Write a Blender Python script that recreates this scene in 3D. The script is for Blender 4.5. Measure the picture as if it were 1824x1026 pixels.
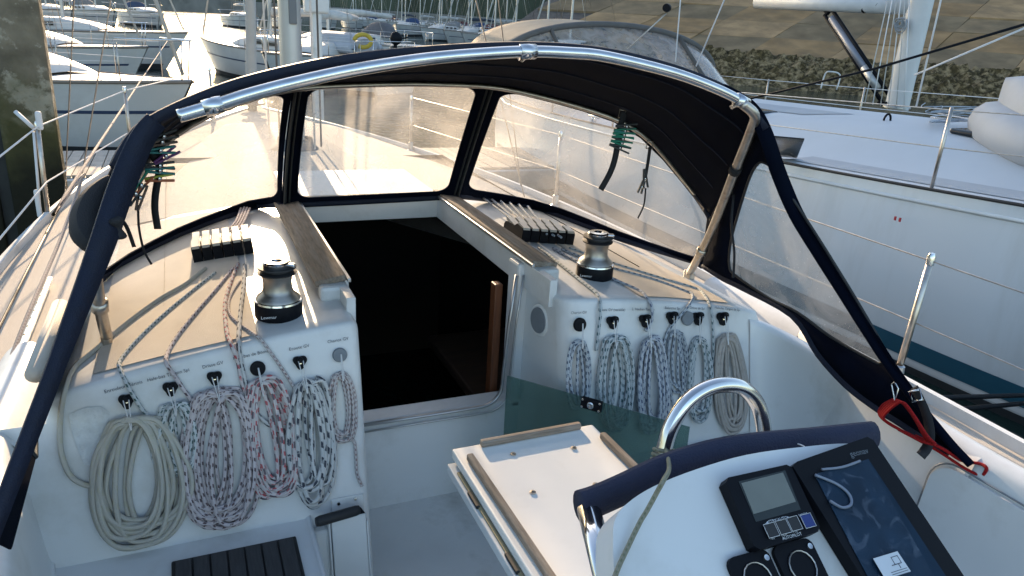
import bpy, bmesh, math, random
from mathutils import Vector, Matrix
random.seed(7)
scn = bpy.context.scene
COL = scn.collection
for o in list(bpy.data.objects): bpy.data.objects.remove(o)
R = math.radians
# ------------------------------------------------------------------ camera
# boat frame: X starboard, Y towards the bow, Z up, water at z = 0
FPX = 1320.0
CAM = Vector((0, 0, 2.5))
AX = Vector((0.9163, -0.0816, 0.3917)); FW = Vector((-0.3957, -0.3328, 0.8562))
AX = (AX - FW.normalized()*AX.dot(FW.normalized())).normalized(); FW.normalize()
UPV = AX.cross(FW); UPV = UPV if UPV.y < 0 else -UPV      # boat axes written in lens axes (x right, y down, z ahead)
def c2w(v): return Vector((AX.dot(v), FW.dot(v), UPV.dot(v)))
cd = bpy.data.cameras.new('camera'); cam = bpy.data.objects.new('camera', cd); COL.objects.link(cam)
cd.sensor_width = 36; cd.lens = 36*FPX/1824; cd.clip_start = .02; cd.clip_end = 3000
rx, ry, rz = c2w(Vector((1, 0, 0))), c2w(Vector((0, -1, 0))), c2w(Vector((0, 0, -1)))
cam.matrix_world = Matrix(((rx.x, ry.x, rz.x, CAM.x), (rx.y, ry.y, rz.y, CAM.y), (rx.z, ry.z, rz.z, CAM.z), (0, 0, 0, 1)))
scn.camera = cam
# ------------------------------------------------------------------ sky and sun
SUN_EL, SUN_AZ = R(14.5), R(3.5)
w = bpy.data.worlds.new('World'); scn.world = w; w.use_nodes = True
nt = w.node_tree; sky = nt.nodes.new('ShaderNodeTexSky'); sky.sky_type = 'NISHITA'; sky.sun_disc = False
sky.sun_elevation = SUN_EL; sky.sun_rotation = SUN_AZ; sky.dust_density = 1.5
nt.links.new(sky.outputs[0], nt.nodes['Background'].inputs[0]); nt.nodes['Background'].inputs[1].default_value = .15
sl = bpy.data.lights.new('sun', 'SUN'); sl.energy = 5.0; sl.angle = R(.6); sl.color = (1, .74, .48)
so = bpy.data.objects.new('sun', sl); COL.objects.link(so)
sd = Vector((math.sin(SUN_AZ)*math.cos(SUN_EL), math.cos(SUN_AZ)*math.cos(SUN_EL), math.sin(SUN_EL)))
so.rotation_euler = sd.to_track_quat('Z', 'Y').to_euler(); so.location = (0, 0, 30)
vs = scn.view_settings; vs.view_transform = 'Standard'; vs.look = 'None'; vs.exposure = 1.5; vs.gamma = 1
scn.cycles.max_bounces = 10; scn.cycles.transparent_max_bounces = 24
# ------------------------------------------------------------------ measuring helpers
def ray(px, py): return c2w(Vector((px-912, py-513, FPX)))
def at(px, py, X=None, Y=None, Z=None):
    d = ray(px, py)
    t = (X-CAM.x)/d.x if X is not None else (Y-CAM.y)/d.y if Y is not None else (Z-CAM.z)/d.z
    return CAM + d*t
def onplane(px, py, p, n):
    d = ray(px, py); return CAM + d*((p-CAM).dot(n)/d.dot(n))
CX = .82
def roofz(x, y): return 1.62 - .09*(x-CX)**2 - max(0, y-4.2)*.035
def onroof(px, py, up=0):
    z = 1.58
    for _ in range(12):
        p = at(px, py, Z=z+up); z = roofz(p.x, p.y)
    return p
BL = .25
BN = Vector((0, -1, BL)).normalized()           # outward normal of the leaning bulkhead
BP = Vector((0, 2.1, 1.6))
def onbulk(px, py, off=0): return onplane(px, py, BP + BN*off, BN)
def proj(p):
    d = Vector(p)-CAM; c = AX*d.x+FW*d.y+UPV*d.z; return 912+FPX*c.x/c.z, 513+FPX*c.y/c.z
# ------------------------------------------------------------------ object helpers
def setp(o, label=None, cat=None, group=None, kind=None):
    for k, v in (('label', label), ('category', cat), ('group', group), ('kind', kind)):
        if v: o[k] = v
    return o
def thing(name, label, cat, group=None, loc=(0, 0, 0)):
    o = bpy.data.objects.new(name, None); COL.objects.link(o); o.location = loc; o.empty_display_size = .05
    return setp(o, label, cat, group)
def obj(name, me, mat, parent=None, label=None, cat=None, group=None, kind=None):
    o = bpy.data.objects.new(name, me); COL.objects.link(o)
    if mat is not None and not me.materials: me.materials.append(mat)
    if parent is not None:
        o.parent = parent
        o.matrix_parent_inverse = Matrix.Translation(-Vector(parent_loc(parent)))
    return setp(o, label, cat, group, kind)
def parent_loc(o): return o.location if o.parent is None else Vector((0, 0, 0))
def mesh(name, v, f, uv=None, smooth=True):
    me = bpy.data.meshes.new(name); me.from_pydata([tuple(p) for p in v], [], f); me.update()
    if smooth:
        for p in me.polygons: p.use_smooth = True
    if uv is not None:
        l = me.uv_layers.new(name='UVMap')
        for lp in me.loops: l.data[lp.index].uv = uv[lp.vertex_index]
    return me
def grid(name, fn, nu, nv, smooth=True, closeu=False):
    v = [fn(i/(nu if closeu else nu), j/nv) for j in range(nv+1) for i in range(nu+(0 if closeu else 1))]
    n = nu if closeu else nu+1; f = []
    for j in range(nv):
        for i in range(nu):
            a = j*n+i; b = j*n+(i+1) % n
            f.append((a, b, b+n, a+n))
    uv = [(i/nu, j/nv) for j in range(nv+1) for i in range(n)]
    return mesh(name, v, f, uv, smooth)
def catmull(pts, n=6, closed=False):
    pts = [Vector(p) for p in pts]; out = []; m = len(pts)
    if m < 3 and not closed: return [pts[0].lerp(pts[-1], i/n) for i in range(n+1)]
    rng = range(m) if closed else range(m-1)
    for i in rng:
        if closed: p0, p1, p2, p3 = pts[i-1], pts[i], pts[(i+1) % m], pts[(i+2) % m]
        else: p0, p1, p2, p3 = pts[max(i-1, 0)], pts[i], pts[i+1], pts[min(i+2, m-1)]
        for k in range(n):
            t = k/n
            out.append(.5*((2*p1)+(p2-p0)*t+(2*p0-5*p1+4*p2-p3)*t*t+(3*p1-p0-3*p2+p3)*t**3))
    if not closed: out.append(pts[-1])
    return out
def tube(name, pts, r, sides=8, smoothn=0, closed=False, flat=None, caps=True):
    """round tube along points; r number or function of 0..1; flat=(a,b) squashes the section; uv = metres along, turns round"""
    if smoothn: pts = catmull(pts, smoothn, closed)
    pts = [Vector(p) for p in pts]; m = len(pts); v = []; uv = []; f = []; L = 0
    t0 = (pts[1]-pts[0]).normalized(); nrm = Vector((0, 0, 1)) if abs(t0.z) < .9 else Vector((0, 1, 0))
    nrm = (nrm-t0*nrm.dot(t0)).normalized()
    cnt = m+1 if closed else m
    for i in range(cnt):
        p = pts[i % m]
        if closed: t = (pts[(i+1) % m]-pts[(i-1) % m])
        else: t = pts[min(i+1, m-1)]-pts[max(i-1, 0)]
        t = t.normalized() if t.length > 1e-9 else t0
        nrm = nrm-t*nrm.dot(t)
        nrm = nrm.normalized() if nrm.length > 1e-9 else t.orthogonal().normalized()
        b = t.cross(nrm)
        if i: L += (p-pts[(i-1) % m]).length
        rr = r(i/(cnt-1)) if callable(r) else r
        fa, fb = flat if flat else (1, 1)
        for k in range(sides+1):
            a = 2*math.pi*k/sides
            v.append(p+nrm*math.cos(a)*rr*fa+b*math.sin(a)*rr*fb); uv.append((L, k/sides))
    n = sides+1
    for i in range(cnt-1):
        for k in range(sides): f.append((i*n+k, i*n+k+1, (i+1)*n+k+1, (i+1)*n+k))
    if caps and not closed:
        f.append(tuple(range(sides-1, -1, -1))); f.append(tuple((cnt-1)*n+k for k in range(sides)))
    return mesh(name, v, f, uv)
def join(name, mes, smooth=None):
    v = []; f = []; uv = []; has = all(m.uv_layers for m in mes); sm = []
    for m in mes:
        b = len(v); v += [p.co.copy() for p in m.vertices]
        u = [(0, 0)]*len(m.vertices)
        if m.uv_layers:
            for lp in m.loops: u[lp.vertex_index] = tuple(m.uv_layers[0].data[lp.index].uv)
        uv += u
        for p in m.polygons: f.append(tuple(b+i for i in p.vertices)); sm.append(p.use_smooth)
    me = mesh(name, v, f, uv, False)
    for p, s in zip(me.polygons, sm): p.use_smooth = s if smooth is None else smooth
    return me
def lathe(name, prof, seg=32, loc=(0, 0, 0), axis=None):
    v = []; f = []; q = (Vector(axis).to_track_quat('Z', 'Y') if axis else None); n = len(prof)
    for k in range(seg):
        a = 2*math.pi*k/seg
        for r_, z in prof:
            p = Vector((r_*math.cos(a), r_*math.sin(a), z))
            if q: p = q @ p
            v.append(p+Vector(loc))
    for k in range(seg):
        for i in range(n-1):
            f.append((k*n+i, ((k+1) % seg)*n+i, ((k+1) % seg)*n+i+1, k*n+i+1))
    me = mesh(name, v, f); autosharp(me); return me
def autosharp(me, ang=40):
    bm = bmesh.new(); bm.from_mesh(me); bmesh.ops.remove_doubles(bm, verts=bm.verts, dist=1e-5)
    bmesh.ops.recalc_face_normals(bm, faces=bm.faces)
    for e in bm.edges:
        if len(e.link_faces) == 2 and e.calc_face_angle(0) > R(ang): e.smooth = False
    bm.to_mesh(me); bm.free()
def box(name, c, s, bev=.004, rot=None, seg=2, axes=None):
    """bevelled box: centre, full size; rot = z-angle, or axes = three unit vectors"""
    bm = bmesh.new(); bmesh.ops.create_cube(bm, size=1)
    for q in bm.verts: q.co = Vector((q.co.x*s[0], q.co.y*s[1], q.co.z*s[2]))
    if bev: bmesh.ops.bevel(bm, geom=bm.edges[:], offset=min(bev, min(s)*.45), segments=seg, affect='EDGES', profile=.5)
    M = Matrix.Identity(3)
    if rot: M = Matrix.Rotation(rot, 3, 'Z')
    if axes: M = Matrix((axes[0], axes[1], axes[2])).transposed()
    for q in bm.verts: q.co = M @ q.co + Vector(c)
    me = bpy.data.meshes.new(name); bm.to_mesh(me); bm.free()
    for p in me.polygons: p.use_smooth = False
    return me
def prism(name, loop, dirv, bev=0):
    """closed outline pushed along a vector, both ends filled"""
    loop = [Vector(p) for p in loop]; n = len(loop); d = Vector(dirv)
    bm = bmesh.new(); a = [bm.verts.new(p) for p in loop]; b = [bm.verts.new(p+d) for p in loop]
    bm.faces.new(a); bm.faces.new(b[::-1])
    for i in range(n): bm.faces.new((a[i], b[i], b[(i+1) % n], a[(i+1) % n]))
    if bev: bmesh.ops.bevel(bm, geom=[e for e in bm.edges if len(e.link_faces) == 2 and e.calc_face_angle(0) > R(35)], offset=bev, segments=2, affect='EDGES')
    bmesh.ops.recalc_face_normals(bm, faces=bm.faces)
    me = bpy.data.meshes.new(name); bm.to_mesh(me); bm.free(); return me
def fill(name, loop):
    bm = bmesh.new(); vs_ = [bm.verts.new(Vector(p)) for p in loop]
    es = [bm.edges.new((vs_[i], vs_[(i+1) % len(vs_)])) for i in range(len(vs_))]
    bmesh.ops.triangle_fill(bm, edges=es, use_beauty=True)
    me = bpy.data.meshes.new(name); bm.to_mesh(me); bm.free()
    for p in me.polygons: p.use_smooth = True
    return me
def resample(loop, n):
    loop = [Vector(p) for p in loop]; L = [0]
    for i in range(len(loop)): L.append(L[-1]+(loop[(i+1) % len(loop)]-loop[i]).length)
    out = []; j = 0
    for k in range(n):
        s = L[-1]*k/n
        while L[j+1] < s: j += 1
        t = (s-L[j])/max(L[j+1]-L[j], 1e-9); out.append(loop[j].lerp(loop[(j+1) % len(loop)], t))
    return out
def ring(name, outer, inner, n=96):
    """sheet between two closed outlines that start at matching points"""
    o, i_ = resample(outer, n), resample(inner, n)
    # match starts: rotate inner to the nearest point of outer[0]
    k = min(range(n), key=lambda q: (i_[q]-o[0]).length); i_ = i_[k:]+i_[:k]
    return mesh(name, o+i_, [(a, (a+1) % n, n+(a+1) % n, n+a) for a in range(n)])
def solid(o, th, off=0):
    m = o.modifiers.new('thickness', 'SOLIDIFY'); m.thickness = th; m.offset = off; return o
def text(name, body, loc, ex, ey, size, mat, parent, align='CENTER'):
    """flat lettering; ex = reading direction, ey = up direction"""
    c = bpy.data.curves.new('t', 'FONT'); c.body = body; c.size = size; c.align_x = align; c.align_y = 'CENTER'; c.resolution_u = 2
    t = bpy.data.objects.new('t', c); COL.objects.link(t); bpy.context.view_layer.update()
    me = bpy.data.meshes.new_from_object(t.evaluated_get(bpy.context.evaluated_depsgraph_get()))
    bpy.data.objects.remove(t)
    ex = Vector(ex).normalized(); ey = Vector(ey); ey = (ey-ex*ey.dot(ex)).normalized(); ez = ex.cross(ey)
    for q in me.vertices: q.co = Vector(loc)+ex*q.co.x+ey*q.co.y+ez*q.co.z
    me.materials.clear(); return obj(name, me, mat, parent)
# ------------------------------------------------------------------ materials
def N(t, kind, **kw):
    n = t.nodes.new(kind)
    for k, v in kw.items(): setattr(n, k, v)
    return n
def mat(name, col, rough=.5, metal=0, var=.08, vscale=4, bump=0, bscale=60, spec=.5, dirt=None, dscale=2.0, dcut=(.55, .75), coat=0, trans=0, stretch=None):
    m = bpy.data.materials.new(name); m.use_nodes = True; t = m.node_tree; b = t.nodes['Principled BSDF']; L = t.links.new
    b.inputs['Roughness'].default_value = rough; b.inputs['Metallic'].default_value = metal
    b.inputs['Specular IOR Level'].default_value = spec; b.inputs['Coat Weight'].default_value = coat
    b.inputs['Transmission Weight'].default_value = trans
    tc = N(t, 'ShaderNodeTexCoord'); src = tc.outputs['Object']
    if stretch:
        mp = N(t, 'ShaderNodeMapping'); mp.inputs['Scale'].default_value = stretch; L(src, mp.inputs[0]); src = mp.outputs[0]
    no = N(t, 'ShaderNodeTexNoise'); no.inputs['Scale'].default_value = vscale; no.inputs['Detail'].default_value = 6; L(src, no.inputs['Vector'])
    mx = N(t, 'ShaderNodeMix', data_type='RGBA'); c = Vector(col)
    mx.inputs[6].default_value = (*(c*(1-var)), 1); mx.inputs[7].default_value = (*(c*(1+var)), 1)
    rp = N(t, 'ShaderNodeMapRange'); rp.inputs[1].default_value = .3; rp.inputs[2].default_value = .7
    L(no.outputs[0], rp.inputs[0]); L(rp.outputs[0], mx.inputs[0]); out = mx.outputs[2]
    if dirt:
        n2 = N(t, 'ShaderNodeTexNoise'); n2.inputs['Scale'].default_value = dscale; n2.inputs['Detail'].default_value = 9; n2.inputs['Roughness'].default_value = .65; L(src, n2.inputs['Vector'])
        r2 = N(t, 'ShaderNodeMapRange'); r2.inputs[1].default_value = dcut[0]; r2.inputs[2].default_value = dcut[1]; L(n2.outputs[0], r2.inputs[0])
        m2 = N(t, 'ShaderNodeMix', data_type='RGBA'); m2.inputs[7].default_value = (*dirt, 1); L(r2.outputs[0], m2.inputs[0]); L(out, m2.inputs[6]); out = m2.outputs[2]
    L(out, b.inputs['Base Color'])
    if bump:
        n3 = N(t, 'ShaderNodeTexNoise'); n3.inputs['Scale'].default_value = bscale; n3.inputs['Detail'].default_value = 3; L(src, n3.inputs['Vector'])
        bp = N(t, 'ShaderNodeBump'); bp.inputs['Strength'].default_value = bump; bp.inputs['Distance'].default_value = .01; L(n3.outputs[0], bp.inputs['Height']); L(bp.outputs[0], b.inputs['Normal'])
    rv = N(t, 'ShaderNodeMapRange'); rv.inputs[3].default_value = max(rough-.08, .02); rv.inputs[4].default_value = min(rough+.12, 1); L(no.outputs[0], rv.inputs[0]); L(rv.outputs[0], b.inputs['Roughness'])
    return m
def rope_mat(name, base, fleck, pitch=.03, duty=.4, lanes=4, amount=1.0, second=None):
    m = bpy.data.materials.new(name); m.use_nodes = True; t = m.node_tree; b = t.nodes['Principled BSDF']; L = t.links.new
    b.inputs['Roughness'].default_value = .85; b.inputs['Specular IOR Level'].default_value = .2
    uv = N(t, 'ShaderNodeUVMap'); sp = N(t, 'ShaderNodeSeparateXYZ'); L(uv.outputs[0], sp.inputs[0])
    def M(op, a, c=None):
        n = N(t, 'ShaderNodeMath', operation=op)
        for i, x in enumerate((a, c)):
            if x is None: continue
            if isinstance(x, (int, float)): n.inputs[i].default_value = x
            else: L(x, n.inputs[i])
        return n.outputs[0]
    u, v = sp.outputs[0], sp.outputs[1]
    lane = M('FLOOR', M('MULTIPLY', v, lanes))
    lf = M('FRACT', M('MULTIPLY', v, lanes))
    ph = M('FRACT', M('ADD', M('MULTIPLY', u, 1/pitch), M('ADD', M('MULTIPLY', lane, .37), M('MULTIPLY', lf, .18))))
    fl = M('MULTIPLY', M('LESS_THAN', ph, duty), M('MULTIPLY', M('GREATER_THAN', lf, .12), M('LESS_THAN', lf, .72)))
    nz = N(t, 'ShaderNodeTexNoise'); nz.inputs['Scale'].default_value = 70; nz.inputs['Detail'].default_value = 2
    tz = N(t, 'ShaderNodeTexCoord'); L(tz.outputs['Object'], nz.inputs['Vector'])
    wear = N(t, 'ShaderNodeMapRange'); wear.inputs[1].default_value = .36; wear.inputs[2].default_value = .5; wear.inputs[3].default_value = .25; wear.inputs[4].default_value = .95; L(nz.outputs[0], wear.inputs[0])
    fl = M('MULTIPLY', M('MULTIPLY', fl, amount), wear.outputs[0])
    no = N(t, 'ShaderNodeTexNoise'); no.inputs['Scale'].default_value = 9; no.inputs['Detail'].default_value = 5
    tc = N(t, 'ShaderNodeTexCoord'); L(tc.outputs['Object'], no.inputs['Vector'])
    mb = N(t, 'ShaderNodeMix', data_type='RGBA'); c = Vector(base); mb.inputs[6].default_value = (*(c*.75), 1); mb.inputs[7].default_value = (*(c*1.12), 1); L(no.outputs[0], mb.inputs[0])
    mx = N(t, 'ShaderNodeMix', data_type='RGBA'); L(fl, mx.inputs[0]); L(mb.outputs[2], mx.inputs[6]); mx.inputs[7].default_value = (*fleck, 1); out = mx.outputs[2]
    if second:
        f2 = M('MULTIPLY', M('LESS_THAN', M('FRACT', M('ADD', M('MULTIPLY', u, 1/(pitch*1.9)), M('MULTIPLY', lane, .61))), .3), M('GREATER_THAN', lf, .55))
        m2 = N(t, 'ShaderNodeMix', data_type='RGBA'); L(f2, m2.inputs[0]); L(out, m2.inputs[6]); m2.inputs[7].default_value = (*second, 1); out = m2.outputs[2]
    L(out, b.inputs['Base Color'])
    h = M('ADD', M('SINE', M('ADD', M('MULTIPLY', u, 1900), M('MULTIPLY', v, 25))), M('SINE', M('SUBTRACT', M('MULTIPLY', u, 1900), M('MULTIPLY', v, 25))))
    bp = N(t, 'ShaderNodeBump'); bp.inputs['Strength'].default_value = .35; bp.inputs['Distance'].default_value = .0015; L(h, bp.inputs['Height']); L(bp.outputs[0], b.inputs['Normal'])
    return m
def schlick(t, nsock=None):
    """reflectance of a thin sheet, the same from both sides"""
    L = t.links.new; g = N(t, 'ShaderNodeNewGeometry'); d = N(t, 'ShaderNodeVectorMath', operation='DOT_PRODUCT'); L(g.outputs['Normal'], d.inputs[0]); L(g.outputs['Incoming'], d.inputs[1])
    a = N(t, 'ShaderNodeMath', operation='ABSOLUTE'); L(d.outputs['Value'], a.inputs[0]); b = N(t, 'ShaderNodeMath', operation='SUBTRACT', use_clamp=True); b.inputs[0].default_value = 1; L(a.outputs[0], b.inputs[1])
    c = N(t, 'ShaderNodeMath', operation='POWER'); L(b.outputs[0], c.inputs[0]); c.inputs[1].default_value = 5
    e = N(t, 'ShaderNodeMath', operation='MULTIPLY_ADD'); L(c.outputs[0], e.inputs[0]); e.inputs[1].default_value = .85; e.inputs[2].default_value = .05; return e.outputs[0]
def vinyl_mat(name, haze=.2, tint=(.9, .93, .94), scale=3.0):
    """scratched clear vinyl: see-through with a thin milky scatter and a soft gloss"""
    m = bpy.data.materials.new(name); m.use_nodes = True; t = m.node_tree; t.nodes.clear(); L = t.links.new
    out = N(t, 'ShaderNodeOutputMaterial'); tr = N(t, 'ShaderNodeBsdfTransparent'); tr.inputs[0].default_value = (*tint, 1)
    df = N(t, 'ShaderNodeBsdfDiffuse'); df.inputs[0].default_value = (.62, .62, .62, 1)
    tl = N(t, 'ShaderNodeBsdfTranslucent'); tl.inputs[0].default_value = (.60, .575, .54, 1)
    ms = N(t, 'ShaderNodeMixShader'); ms.inputs[0].default_value = .6; L(df.outputs[0], ms.inputs[1]); L(tl.outputs[0], ms.inputs[2])
    tc = N(t, 'ShaderNodeTexCoord'); no = N(t, 'ShaderNodeTexNoise'); no.inputs['Scale'].default_value = scale; no.inputs['Detail'].default_value = 8; no.inputs['Distortion'].default_value = 1.2; L(tc.outputs['Object'], no.inputs['Vector'])
    rp = N(t, 'ShaderNodeMapRange'); rp.inputs[1].default_value = .3; rp.inputs[2].default_value = .75; rp.inputs[3].default_value = haze*.55; rp.inputs[4].default_value = haze*1.5; L(no.outputs[0], rp.inputs[0])
    # fine scratches and specks
    vo = N(t, 'ShaderNodeTexVoronoi', feature='DISTANCE_TO_EDGE'); vo.inputs['Scale'].default_value = 14
    n2 = N(t, 'ShaderNodeTexNoise'); n2.inputs['Scale'].default_value = 5; n2.inputs['Distortion'].default_value = 3; L(tc.outputs['Object'], n2.inputs['Vector']); L(n2.outputs['Color'], vo.inputs['Vector'])
    sc = N(t, 'ShaderNodeMapRange'); sc.inputs[1].default_value = 0; sc.inputs[2].default_value = .012; sc.inputs[3].default_value = .2; sc.inputs[4].default_value = 0; L(vo.outputs['Distance'], sc.inputs[0])
    sp = N(t, 'ShaderNodeTexVoronoi'); sp.inputs['Scale'].default_value = 55; L(tc.outputs['Object'], sp.inputs['Vector'])
    s2 = N(t, 'ShaderNodeMapRange'); s2.inputs[1].default_value = .1; s2.inputs[2].default_value = .13; s2.inputs[3].default_value = .3; s2.inputs[4].default_value = 0; L(sp.outputs['Distance'], s2.inputs[0])
    ad = N(t, 'ShaderNodeMath', operation='ADD'); L(rp.outputs[0], ad.inputs[0]); L(sc.outputs[0], ad.inputs[1])
    a2 = N(t, 'ShaderNodeMath', operation='ADD', use_clamp=True); L(ad.outputs[0], a2.inputs[0]); L(s2.outputs[0], a2.inputs[1])
    m1 = N(t, 'ShaderNodeMixShader'); L(a2.outputs[0], m1.inputs[0]); L(tr.outputs[0], m1.inputs[1]); L(ms.outputs[0], m1.inputs[2])
    gl = N(t, 'ShaderNodeBsdfGlossy'); gl.inputs['Roughness'].default_value = .07
    bn = N(t, 'ShaderNodeBump'); bn.inputs['Strength'].default_value = .08; bn.inputs['Distance'].default_value = .02; L(no.outputs[0], bn.inputs['Height']); L(bn.outputs[0], gl.inputs['Normal'])
    m3 = N(t, 'ShaderNodeMixShader'); L(schlick(t, bn.outputs[0]), m3.inputs[0]); L(m1.outputs[0], m3.inputs[1]); L(gl.outputs[0], m3.inputs[2]); L(m3.outputs[0], out.inputs[0])
    return m
M = {}
M['gel'] = mat('gelcoat', (.66, .67, .665), .34, var=.04, vscale=3, dirt=(.44, .43, .39), dscale=3.2, dcut=(.50, .86), bump=.03, bscale=18)
M['gel2'] = mat('gelcoat_worn', (.64, .65, .64), .45, var=.06, vscale=5, dirt=(.36, .36, .33), dscale=5, dcut=(.52, .82), bump=.04, bscale=30)
M['skid'] = mat('non_skid_deck', (.50, .46, .405), .85, spec=.12, var=.06, vscale=6, dirt=(.46, .42, .36), dscale=3, dcut=(.5, .85), bump=.35, bscale=420)
M['skid_sunlit'] = mat('non_skid_panel', (.64, .575, .485), .8, spec=.15, var=.06, vscale=6, dirt=(.52, .455, .37), dscale=3, dcut=(.5, .85), bump=.35, bscale=420)  # deck non-skid lightened to carry the sunlight under the hood in its colour
M['hullw'] = mat('hull_paint', (.62, .64, .66), .22, var=.03, vscale=1.2, dirt=(.5, .5, .48), dscale=1.4, dcut=(.6, .9), coat=.2)
M['steel'] = mat('stainless', (.62, .62, .62), .14, metal=1, var=.08, vscale=20)
M['steel_dull'] = mat('dull_stainless', (.50, .46, .41), .34, metal=1, var=.15, vscale=30, dirt=(.32, .22, .14), dscale=25, dcut=(.55, .8))
M['alu'] = mat('aluminium', (.50, .50, .50), .38, metal=.9, var=.1, vscale=14)
M['navy'] = mat('navy_canvas', (.0019, .0037, .0105), .92, var=.25, vscale=8, bump=.25, bscale=700, spec=.06, dirt=(.0035, .006, .014), dscale=5, dcut=(.5, .8))
M['navy2'] = mat('navy_binding', (.005, .009, .024), .62, var=.2, vscale=30, bump=.3, bscale=300, spec=.35)
M['winch'] = mat('dull_bronze_chrome', (.36, .335, .30), .36, metal=.9, var=.15, vscale=20)
M['black'] = mat('black_plastic', (.004, .005, .008), .5, var=.2, vscale=20, spec=.14)
M['blackrub'] = mat('black_rubber', (.016, .017, .019), .6, var=.2, vscale=20)
M['grey'] = mat('grey_plastic', (.10, .105, .11), .42, var=.12, vscale=30)
M['greyd'] = mat('grey_disc', (.17, .19, .21), .5, var=.1, vscale=30)
M['teakw'] = mat('weathered_teak', (.23, .18, .135), .8, var=.35, vscale=10, bump=.4, bscale=90, stretch=(14, 1.2, 14), dirt=(.34, .31, .27), dscale=3, dcut=(.45, .75))
M['teakx'] = mat('weathered_teak_cross', (.24, .185, .14), .8, var=.35, vscale=10, bump=.4, bscale=90, stretch=(1.2, 14, 14), dirt=(.35, .32, .28), dscale=3, dcut=(.45, .75))
M['slat'] = mat('dark_deck_slat', (.045, .045, .047), .7, var=.25, vscale=14, bump=.3, bscale=80, stretch=(12, 1, 12))
M['wood'] = mat('mahogany', (.13, .045, .018), .4, var=.3, vscale=8, stretch=(8, 8, 1))
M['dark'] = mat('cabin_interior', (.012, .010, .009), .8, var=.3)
M['dark2'] = mat('cabin_furniture', (.075, .05, .034), .5, var=.3, stretch=(1, 6, 6))
M['cush'] = mat('cabin_cushion', (.05, .06, .085), .9, var=.2)
M['zipm'] = mat('zip_tape', (.022, .026, .028), .7, var=.2, bump=.3, bscale=500)
M['text'] = mat('black_lettering', (.05, .055, .07), .6, var=.05)
M['wtext'] = mat('white_lettering', (.6, .62, .64), .5, var=.03)
M['elastic'] = mat('white_elastic', (.66, .66, .66), .7, var=.05)
M['strap'] = mat('black_webbing', (.014, .014, .016), .8, var=.2, vscale=40, bump=.3, bscale=400)
M['vinyl'] = vinyl_mat('clear_vinyl', .31, (.96, .965, .96))
M['vinyl_side'] = vinyl_mat('clear_vinyl_side', .40, (.82, .86, .88), 5)
# ================================================================== SETTING
def water_mat():
    m = mat('harbour_water', (.012, .028, .026), .04, var=.3, vscale=.08, spec=.5); t = m.node_tree; b = t.nodes['Principled BSDF']; L = t.links.new
    for l in list(b.inputs['Roughness'].links): t.links.remove(l)
    b.inputs['Roughness'].default_value = .06; b.inputs['IOR'].default_value = 1.33
    tc = N(t, 'ShaderNodeTexCoord'); mp = N(t, 'ShaderNodeMapping'); mp.inputs['Scale'].default_value = (1, .6, 1); L(tc.outputs['Object'], mp.inputs[0])
    a = N(t, 'ShaderNodeTexNoise'); a.inputs['Scale'].default_value = 2.2; a.inputs['Detail'].default_value = 5; L(mp.outputs[0], a.inputs['Vector'])
    c = N(t, 'ShaderNodeTexNoise'); c.inputs['Scale'].default_value = 9; c.inputs['Detail'].default_value = 3; L(mp.outputs[0], c.inputs['Vector'])
    ad = N(t, 'ShaderNodeMath', operation='MULTIPLY_ADD'); L(c.outputs[0], ad.inputs[0]); ad.inputs[1].default_value = .25; L(a.outputs[0], ad.inputs[2])
    bp = N(t, 'ShaderNodeBump'); bp.inputs['Strength'].default_value = .6; bp.inputs['Distance'].default_value = .075; L(ad.outputs[0], bp.inputs['Height']); L(bp.outputs[0], b.inputs['Normal'])
    return m
obj('water', mesh('water', [(-900, -300, 0), (900, -300, 0), (900, 1500, 0), (-900, 1500, 0)], [(0, 1, 2, 3)]), water_mat(), kind='structure')
# sloping stone embankment to starboard
M['slab'] = [mat('concrete_slab_%d' % i, c, .95, spec=.08, var=.25, vscale=.7, bump=.3, bscale=6, dirt=d, dscale=.5, dcut=(.45, .7)) for i, (c, d) in enumerate([((.27, .172, .085), (.17, .122, .073)), ((.20, .145, .085), (.125, .098, .062)), ((.34, .222, .115), (.20, .14, .082)), ((.235, .165, .094), (.145, .114, .071))])]
M['joint'] = mat('dark_joint', (.07, .06, .05), .95, var=.3, vscale=2)
M['weed'] = mat('seaweed_rock', (.07, .050, .020), .8, spec=.25, var=.6, vscale=5, bump=1.0, bscale=7, dirt=(.34, .25, .14), dscale=2.5, dcut=(.46, .66))
E0 = at(1250, 146, Z=0); ED = (at(1824, 196, Z=0)-E0).normalized(); EN = Vector((-ED.y, ED.x, 0)); EN = EN if EN.dot(Vector((1, 1, 0))) > 0 else -EN
SL = math.tan(R(17))
def emb(s, d, up=0): return E0+ED*s+EN*d+Vector((0, 0, d*SL+up))
eb = obj('embankment', grid('embankment', lambda u, v: emb(-15+330*u, -1+60*v, -.12), 20, 4), M['joint'], kind='structure')
SW, SH = 4.6, 3.3
rs = random.Random(3)
for i in range(-7, 16):
    for j in range(8):
        s0 = i*SW+(0 if j % 2 == 0 else .0); d0 = 5.0+j*SH; g = .035
        s1, d1 = s0+SW-g, d0+SH-g
        sk = .32
        if s0+d0*sk < -15: continue
        jit = [rs.uniform(-.05, .05) for _ in range(4)]
        q = [emb(s0+d0*sk, d0, jit[0]), emb(s1+d0*sk, d0, jit[1]), emb(s1+d1*sk, d1, jit[2]), emb(s0+d1*sk, d1, jit[3])]
        obj('concrete_slab', prism('concrete_slab', q, (0, 0, -.25)), rs.choice(M['slab']), eb)
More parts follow.
